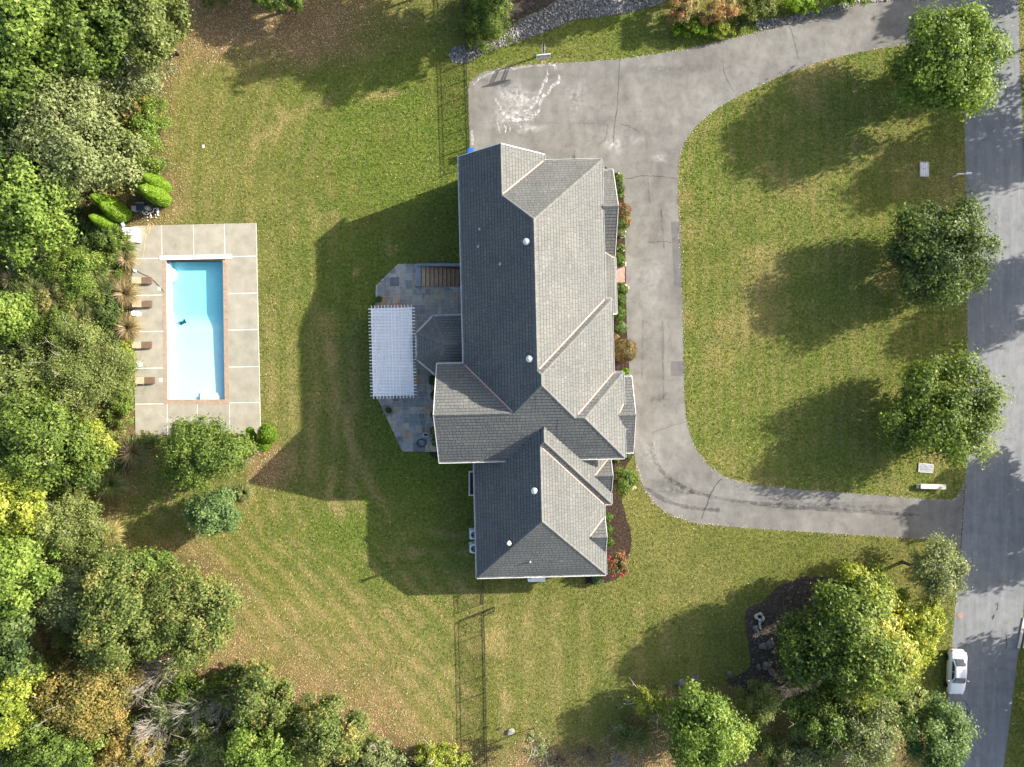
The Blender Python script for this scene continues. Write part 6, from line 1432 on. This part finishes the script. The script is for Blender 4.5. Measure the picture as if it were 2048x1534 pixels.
# undergrowth: one leafy mass under the trees
def undergrowth():
    rg = np.random.default_rng(19); n = 5200; px = rg.uniform(-40, 1000, n); py = rg.uniform(-40, 1570, n)
    k = inpoly(px, py, WOODS) & ~inpoly(px, py, [(268, 940), (480, 955), (520, 1060), (420, 1120), (235, 1110), (225, 1000)]) & (distline(px, py, WOODS, True) > 14) & ~inpoly(px, py, [(255, 395), (340, 395), (345, 452), (235, 490), (235, 440)])
    px, py = px[k], py[k]; m = len(px); z = rg.uniform(.1, 1.3, m); X = (px-1024)*CAMH/FPX; Y = (767-py)*CAMH/FPX; ar_ = fbm(px, py, 60, 41); R = rg.uniform(.35, .85, m)
    N_ = 260000; idx = rg.choice(m, N_, p=R**2/(R**2).sum()); d = rg.normal(size=(N_, 3)); d[:, 2] = abs(d[:, 2]); d /= np.linalg.norm(d, axis=1)[:, None]
    p = np.stack([X[idx], Y[idx], z[idx]], 1)+d*R[idx][:, None]*(rg.uniform(0, 1, N_)**.4)[:, None]; nn = d*.6+np.array([0, 0, .5])+rg.normal(0, .5, (N_, 3)); nn /= np.linalg.norm(nn, axis=1)[:, None]
    A = np.cross(nn, rg.normal(size=(N_, 3))); A /= np.linalg.norm(A, axis=1)[:, None]; B = np.cross(nn, A); s = rg.uniform(.06, .14, N_)[:, None]
    V = np.stack([p+A*s*1.15, p-A*s*.75+B*s*.8, p-A*s*.75-B*s*.8], 1).reshape(-1, 3); V[:, 2] = np.maximum(V[:, 2], .03)
    t = np.clip(ar_[idx]*1.3-.2+rg.normal(0, .12, N_), 0, 1); b = leafmat('leaf_undergrowth', [(.045, .075, .012), (.09, .135, .021), (.14, .17, .04), (.21, .20, .068), (.29, .19, .075)])
    tag(np_obj('undergrowth', V, np.arange(N_*3).reshape(-1, 3), b, attrs=dict(tint=np.repeat(t, 3))), 'tangled low green undergrowth covering the floor of the wood', 'undergrowth', kind='stuff')
undergrowth()
bare_bush(72, 1295, 2.6, 2.2, 'bare brown shrub leaning out of the wood', 22, M_TWIGB, aim=(-1.6, -.6)); bare_bush(305, 1350, 3.6, 2.0, 'bare white branches fallen below the twin oaks', 14, aim=(-1.5, -1.0)); bare_bush(335, 1335, 3.0, 2.4, 'fan of bare grey twigs at the edge of the oaks', 18, aim=(-1.0, -.6))
bare_bush(398, 1412, 4.2, 2.3, 'bare pale branches rising from the green thicket', 16); bare_bush(446, 1412, 4.0, 2.0, 'second set of bare pale branches beside the russet green tree', 14); bare_bush(305, 1455, 4.0, 2.4, 'bare pale branches below the orange leaved tree', 20); bare_bush(262, 160, 5.2, 3.0, 'fan of bare twigs at the foot of the pale half bare tree', 20)
bare_bush(310, 1510, 3.4, 2.2, 'bare grey brush at the bottom of the wood', 16)
# clipped cones, cloud pruned pine
for (x, y, h, r, la) in ((311, 364, 5.0, .78, 'clipped evergreen cone nearest the back lawn'), (308, 388, 5.2, .92, 'fattest clipped evergreen cone behind the pump'), (288, 378, 4.0, .62, 'slim clipped evergreen cone half hidden by the fattest one'), (212, 404, 5.0, .78, 'clipped evergreen cone at the back of the wood side trio'), (228, 420, 4.6, 1.0, 'broad clipped evergreen cone beside the storage bin'), (206, 443, 4.4, .72, 'clipped evergreen cone farthest from the pump, over the tall grasses')):
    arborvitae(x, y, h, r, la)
cp = P(515, 882, .9); cpr = empty('cloud_pruned_shrub', (cp.x, cp.y, 0), label='bright green shrub clipped into round cushions at the deck corner', cat='shrub')
rg0 = np.random.default_rng(77); stems = MB()
for (x, y, z, r) in ((534, 866, 1.5, 1.0), (541, 872, 1.3, .75), (527, 889, .95, .8), (515, 890, .75, .55), (503, 872, .8, .55), (507, 883, .65, .4), (495, 887, .6, .42), (505, 896, .55, .5), (484, 886, .5, .35), (500, 862, .9, .45)):
    z *= 1.25; r *= 1.22; c = P(x, y, z)-Vector((cp.x, cp.y, 0)); n = int(1700*r); d = rg0.normal(size=(n, 3)); d /= np.linalg.norm(d, axis=1)[:, None]; rad = r*.78
    p = d*rad*np.array([1, 1, .62])*rg0.uniform(.9, 1.04, n)[:, None]+np.array(c); nn = d+rg0.normal(0, .4, (n, 3)); nn /= np.linalg.norm(nn, axis=1)[:, None]
    A = np.cross(nn, rg0.normal(size=(n, 3))); A /= np.linalg.norm(A, axis=1)[:, None]; B = np.cross(nn, A); s = rg0.uniform(.035, .06, n)[:, None]
    pd = np_obj('cushion', np.stack([p+A*s, p+B*s, p-A*s, p-B*s], 1).reshape(-1, 3), np.arange(n*4).reshape(-1, 4), leafmat('leaf_arb', PAL['arb'], .25), cpr, attrs=dict(tint=np.repeat(np.clip(rg0.normal(.6, .18, n), 0, 1), 4)))
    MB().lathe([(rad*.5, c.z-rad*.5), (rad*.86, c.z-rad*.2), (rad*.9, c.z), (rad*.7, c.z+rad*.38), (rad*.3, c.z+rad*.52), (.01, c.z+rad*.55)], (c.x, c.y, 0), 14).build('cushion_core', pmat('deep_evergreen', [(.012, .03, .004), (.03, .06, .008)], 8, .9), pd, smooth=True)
    stems.tube([(0, 0, 0), (c.x*.5, c.y*.5, c.z*.6), tuple(c)], [.06, .045, .02], 5)
stems.build('stems', M_BARK, cpr)
# tall grasses
for (x, y, h, r, pal, la, pm) in ((250, 498, 1.5, 1.35, 'green', 'fountain grass between the storage bin and the first lounger', 0), (254, 518, 1.2, 1.0, 'tan', 'tan grass clump spilling onto the deck below the bin', .2), (252, 587, 1.4, 1.5, 'tan', 'tan fountain grass between the first and second loungers', .4), (214, 590, 1.3, 1.3, 'green', 'green fountain grass behind the second lounger', 0),
   (256, 655, 1.4, 1.5, 'tan', 'tan fountain grass below the first pair of round tables', .4), (232, 660, 1.3, 1.2, 'green', 'green fountain grass tucked behind the tan one by the tables', 0), (160, 645, 1.3, 1.4, 'green', 'loose grass clump above the feathery olive tree', .3), (60, 665, 1.2, 1.3, 'tan', 'tan grass clump deep in the grassy thicket', .3), (105, 590, 1.3, 1.4, 'green', 'grass clump in the middle of the grassy thicket', .2), (25, 560, 1.2, 1.3, 'green', 'grass clump at the outer edge of the grassy thicket', .2), (75, 520, 1.2, 1.2, 'green', 'grass clump under the bright green tree', 0),
   (268, 905, 1.7, 1.8, 'green', 'large dark fountain grass under the deck corner', .2), (222, 968, 1.7, 1.7, 'green', 'large dark fountain grass at the shaded lawn edge', 0), (215, 905, 1.5, 1.4, 'green', 'fountain grass between the two large dark ones and the broad tree', .1), (222, 1066, 1.5, 1.35, 'gold', 'golden grass clump standing alone at the shaded lawn edge', 0), (55, 1005, 1.2, 1.2, 'green', 'green grass clump below the yellow daisies', 0), (345, 1350, 1.0, 1.0, 'tan', 'tan grass clump beside the fan of bare twigs', .2), (488, 985, 1.0, .9, 'green', 'small grass clump in the ring of edging by the pale green tree', 0), (130, 470, 1.2, 1.1, 'green', 'grass clump above the bright feathery thicket', 0), (20, 735, 1.2, 1.2, 'green', 'grass clump in front of the outer olive tree', 0)):
    orn_grass(x, y, h, r, pal, la, 620, 'ornamental grasses behind the pool', pm)
for (x, y) in ((45, 520), (95, 545), (130, 580), (50, 600), (85, 625), (125, 620), (175, 600), (195, 545), (35, 690), (150, 500), (190, 640), (70, 580), (105, 510), (130, 655), (20, 610), (165, 560)):
    orn_grass(x, y, 1.9, 1.5, 'green', 'wispy green grass clump in the thicket behind the loungers', 640, 'wispy grasses of the thicket')
for (x, y, la) in ((105, 992, 'yellow daisies flowering in the wood below the broad tree'), (62, 985, 'smaller patch of yellow daisies nearer the outer edge'), (250, 693, 'orange yellow flowers beside the third lounger')):
    r_ = ball_shrub(x, y, .75 if x == 105 else .5, la, 'bright', 500, .8, .07, None, 'yellow', 16 if x == 105 else 9, .13, 'flower_clump', 'flowers')
# ------------------------------------------------------------------ planting along the front of the house
for (x, y, r, pal, n, fl, nf, la) in (
 (1236, 356, .55, 'green', 900, 'white', 3, 'low green plant with white blooms at the garage end of the front bed'), (1241, 377, .45, 'dark', 700, None, 0, 'dark low plant beside the white bloomed plant'), (1241, 392, .4, 'box', 600, 'pink', 2, 'small green plant with a pink bloom'), (1247, 421, .75, 'bronze', 1500, 'red', 8, 'rose bush with red blooms by the driveway edge'), (1248, 444, .7, 'olive', 1400, 'red', 4, 'looser rose bush with few red blooms'), (1243, 465, .5, 'pale', 900, 'white', 4, 'small pale bush with white blooms'),
 (1242, 496, .42, 'green', 650, 'white', 2, 'small plant with a white bloom alone in the mulch'), (1236, 518, .62, 'box', 1500, None, 0, 'clipped round box bush before the brick path'), (1245, 526, .4, 'pale', 600, 'white', 5, 'cream hydrangea beside the brick path, garage side'), (1240, 577, .6, 'box', 1400, None, 0, 'clipped box bush just past the brick path'), (1250, 578, .42, 'pale', 600, 'white', 7, 'cream hydrangea past the brick path'),
 (1239, 600, .68, 'box', 1700, None, 0, 'round box bush, second past the brick path'), (1237, 627, .75, 'box', 1900, None, 0, 'largest clipped box bush beyond the porch'), (1242, 655, .62, 'blue', 1500, None, 0, 'blue green bush beside the bronze shrub'), (1230, 672, .4, 'redshrub', 500, 'pink', 3, 'small reddish bush tucked against the bronze shrub'),
 (1250, 744, .42, 'arb', 800, None, 0, 'small lime bush between the bronze shrub and the bay'), (1254, 911, .35, 'box', 600, None, 0, 'little box bush at the end of the bay'), (1234, 920, .3, 'box', 450, None, 0, 'tiny box bush beside the white flowering shrub'),
 (1216, 1034, .48, 'box', 1000, None, 0, 'round box bush in the curved bed, next to the white flowering shrub'), (1217, 1059, .48, 'box', 1000, None, 0, 'round box bush in the curved bed, middle of three'), (1218, 1084, .50, 'box', 1000, None, 0, 'round box bush in the curved bed, next to the red flowering shrub'), (1195, 1158, .6, 'blue', 1100, None, 0, 'loose grey green bush at the corner of the house')):
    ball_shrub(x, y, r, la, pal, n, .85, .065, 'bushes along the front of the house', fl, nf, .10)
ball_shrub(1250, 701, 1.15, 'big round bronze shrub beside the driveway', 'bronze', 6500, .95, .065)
ws_ = tree(1250, 962, 1.6, 1.25, 1.6, 1.2, 'green', 'white flowering shrub at the bend of the driveway', 3200, .10, 34, name='flowering_shrub', cat='shrub', size=.28)
flower_heads(ws_, [(rs.gauss(.35, .5), -.7+rs.gauss(0, .35), 1.7+rs.uniform(-.3, .5)) for _ in range(16)], 'white', .10, np.random.default_rng(3))
rd_ = tree(1236, 1128, 1.7, 1.15, 1.35, 1.1, 'bronze', 'crape myrtle with red flower heads at the end of the curved bed', 3000, .09, 32, name='flowering_shrub', cat='shrub', size=.28)
rgm = np.random.default_rng(8)
flower_heads(rd_, [(1.0*math.cos(t)*q, 1.2*math.sin(t)*q, 1.7+rs.uniform(-.3, .6)) for t, q in [(rs.uniform(0, 6.28), rs.uniform(.6, 1.1)) for _ in range(46)]], 'red', .12, rgm)
for (x, y, r, pal, la) in ((872, 790, .55, 'dark', 'dark shrub between the sunroom and the patio'), (872, 830, .55, 'dark', 'dark shrub against the rear wing, middle of the row'), (870, 862, .5, 'olive', 'yellowish shrub at the rear wing beside the hose box'), (872, 884, .45, 'olive', 'yellowish shrub at the end of the rear wing bed'), (868, 760, .55, 'dark', 'dark shrub in the corner under the sunroom roof')):
    ball_shrub(x, y, r, la, pal, 1300, .95, .06, 'shrubs in the bed along the rear wing')
for (x, y, la) in ((757.5, 599, 'potted round plant at the patio edge above the pergola'), (777, 821, 'potted dark plant at the patio edge below the pergola')):
    q = PXY(x, y, .5); pr_ = empty('potted_plant', (*q, .055), label=la, cat='potted plant'); MB().lathe([(.20, 0), (.27, .36), (.29, .38), (.26, .38), (.02, .34)], n=18).build('pot', M_POT, pr_)
    rg = np.random.default_rng(int(x)); V, F, T = leaves([(0, 0, .62), (.1, .1, .55), (-.12, -.05, .55)], [.28, .2, .2], 700, .06, rg); np_obj('foliage', V, F, leafmat('leaf_dark' if y > 700 else 'leaf_box', PAL['dark' if y > 700 else 'box']), pr_, attrs=dict(tint=T))
# ------------------------------------------------------------------ boulders, stump
M_ROCK = pmat('lichened_grey_rock', [(.06, .055, .05), (.12, .11, .10), (.20, .19, .17)], 3, .9, .2, bump=.8, bscale=9)
def boulder(px, py, sx, sy, sz, rz, label, cat='boulder', name='boulder', mat=None, z0=.02):
    q = PXY(px, py); bm = bmesh.new(); bmesh.ops.create_icosphere(bm, subdivisions=3, radius=1); r = random.Random(int(px*7+py)); ph = [r.uniform(0, 6) for _ in range(6)]
    for v in bm.verts:
        k = 1+.16*math.sin(v.co.x*3+ph[0])*math.sin(v.co.y*3.4+ph[1])+.10*math.sin(v.co.z*5+v.co.x*4+ph[2])+r.uniform(-.04, .04); v.co = Vector((v.co.x*sx*k, v.co.y*sy*k, max(-.06, v.co.z*sz*k)))
    me = bpy.data.meshes.new(name); bm.to_mesh(me); bm.free(); me.materials.append(mat or M_ROCK); o = bpy.data.objects.new(name, me); COL.objects.link(o); o.location = (*q, z0); o.rotation_euler = (0, 0, rz); return tag(o, label, cat)
for a in ((1526, 1292, .42, .3, .4, .4, 'grey boulder nearest the lawn side of the island bed'), (1540, 1287, .5, .36, .45, 1.2, 'larger grey boulder beside the maple crown'), (1547, 1303, .28, .24, .26, .2, 'small pale boulder under the maple edge'), (1533, 1330, .6, .35, .4, .7, 'long grey boulder above the juniper'), (1544, 1345, .5, .3, .35, 2.2, 'flat grey boulder behind the juniper'), (1517, 1334, .2, .35, .28, .1, 'thin upright pale rock near the juniper'), (1512, 1258, .3, .4, .25, .3, 'buried grey rock beside the weathered driftwood'), (1362, 1366, .55, .4, .35, .3, 'grey rock at the tip of the island bed'), (1388, 1358, .55, .3, .35, .8, 'leaning grey rock beside the lime green tree'), (1459, 1347, .34, .24, .2, .2, 'pale rock at the narrow neck of the island bed'), (1372, 1392, .34, .4, .25, .3, 'small rock half under the lime green tree')):
    boulder(*a)
dw = MB(); dq_ = [(1509, 1233), (1514, 1228), (1521, 1227), (1525, 1234), (1523, 1241), (1517, 1238), (1512, 1235)]
dw.tube([(*PXY(x, y), .16+.04*math.sin(i)) for i, (x, y) in enumerate(spline(dq_, 4, True))], [.13+.05*math.sin(i*1.1) for i in range(28)], 7, True); dw.tube([(*PXY(x, y), .14) for x, y in ((1520, 1240), (1518, 1248), (1520, 1256), (1522, 1259))], [.15, .12, .1, .04], 7)
tag(dw.build('driftwood', pmat('pale_weathered_wood', [(.26, .245, .22), (.38, .36, .33)], 4, .9, bump=.6, bscale=16), origin=(*PXY(1517, 1240), .02)), 'twisted pale driftwood ring lying in the dark mulch', 'driftwood')
st2 = boulder(1020, 1463, .50, .34, .26, .3, 'weathered grey stump on the side lawn near the fence', 'stump', 'tree_stump', pmat('grey_weathered_stump', [(.12, .105, .09), (.24, .215, .19)], 5, .95, bump=1, bscale=14), 0)
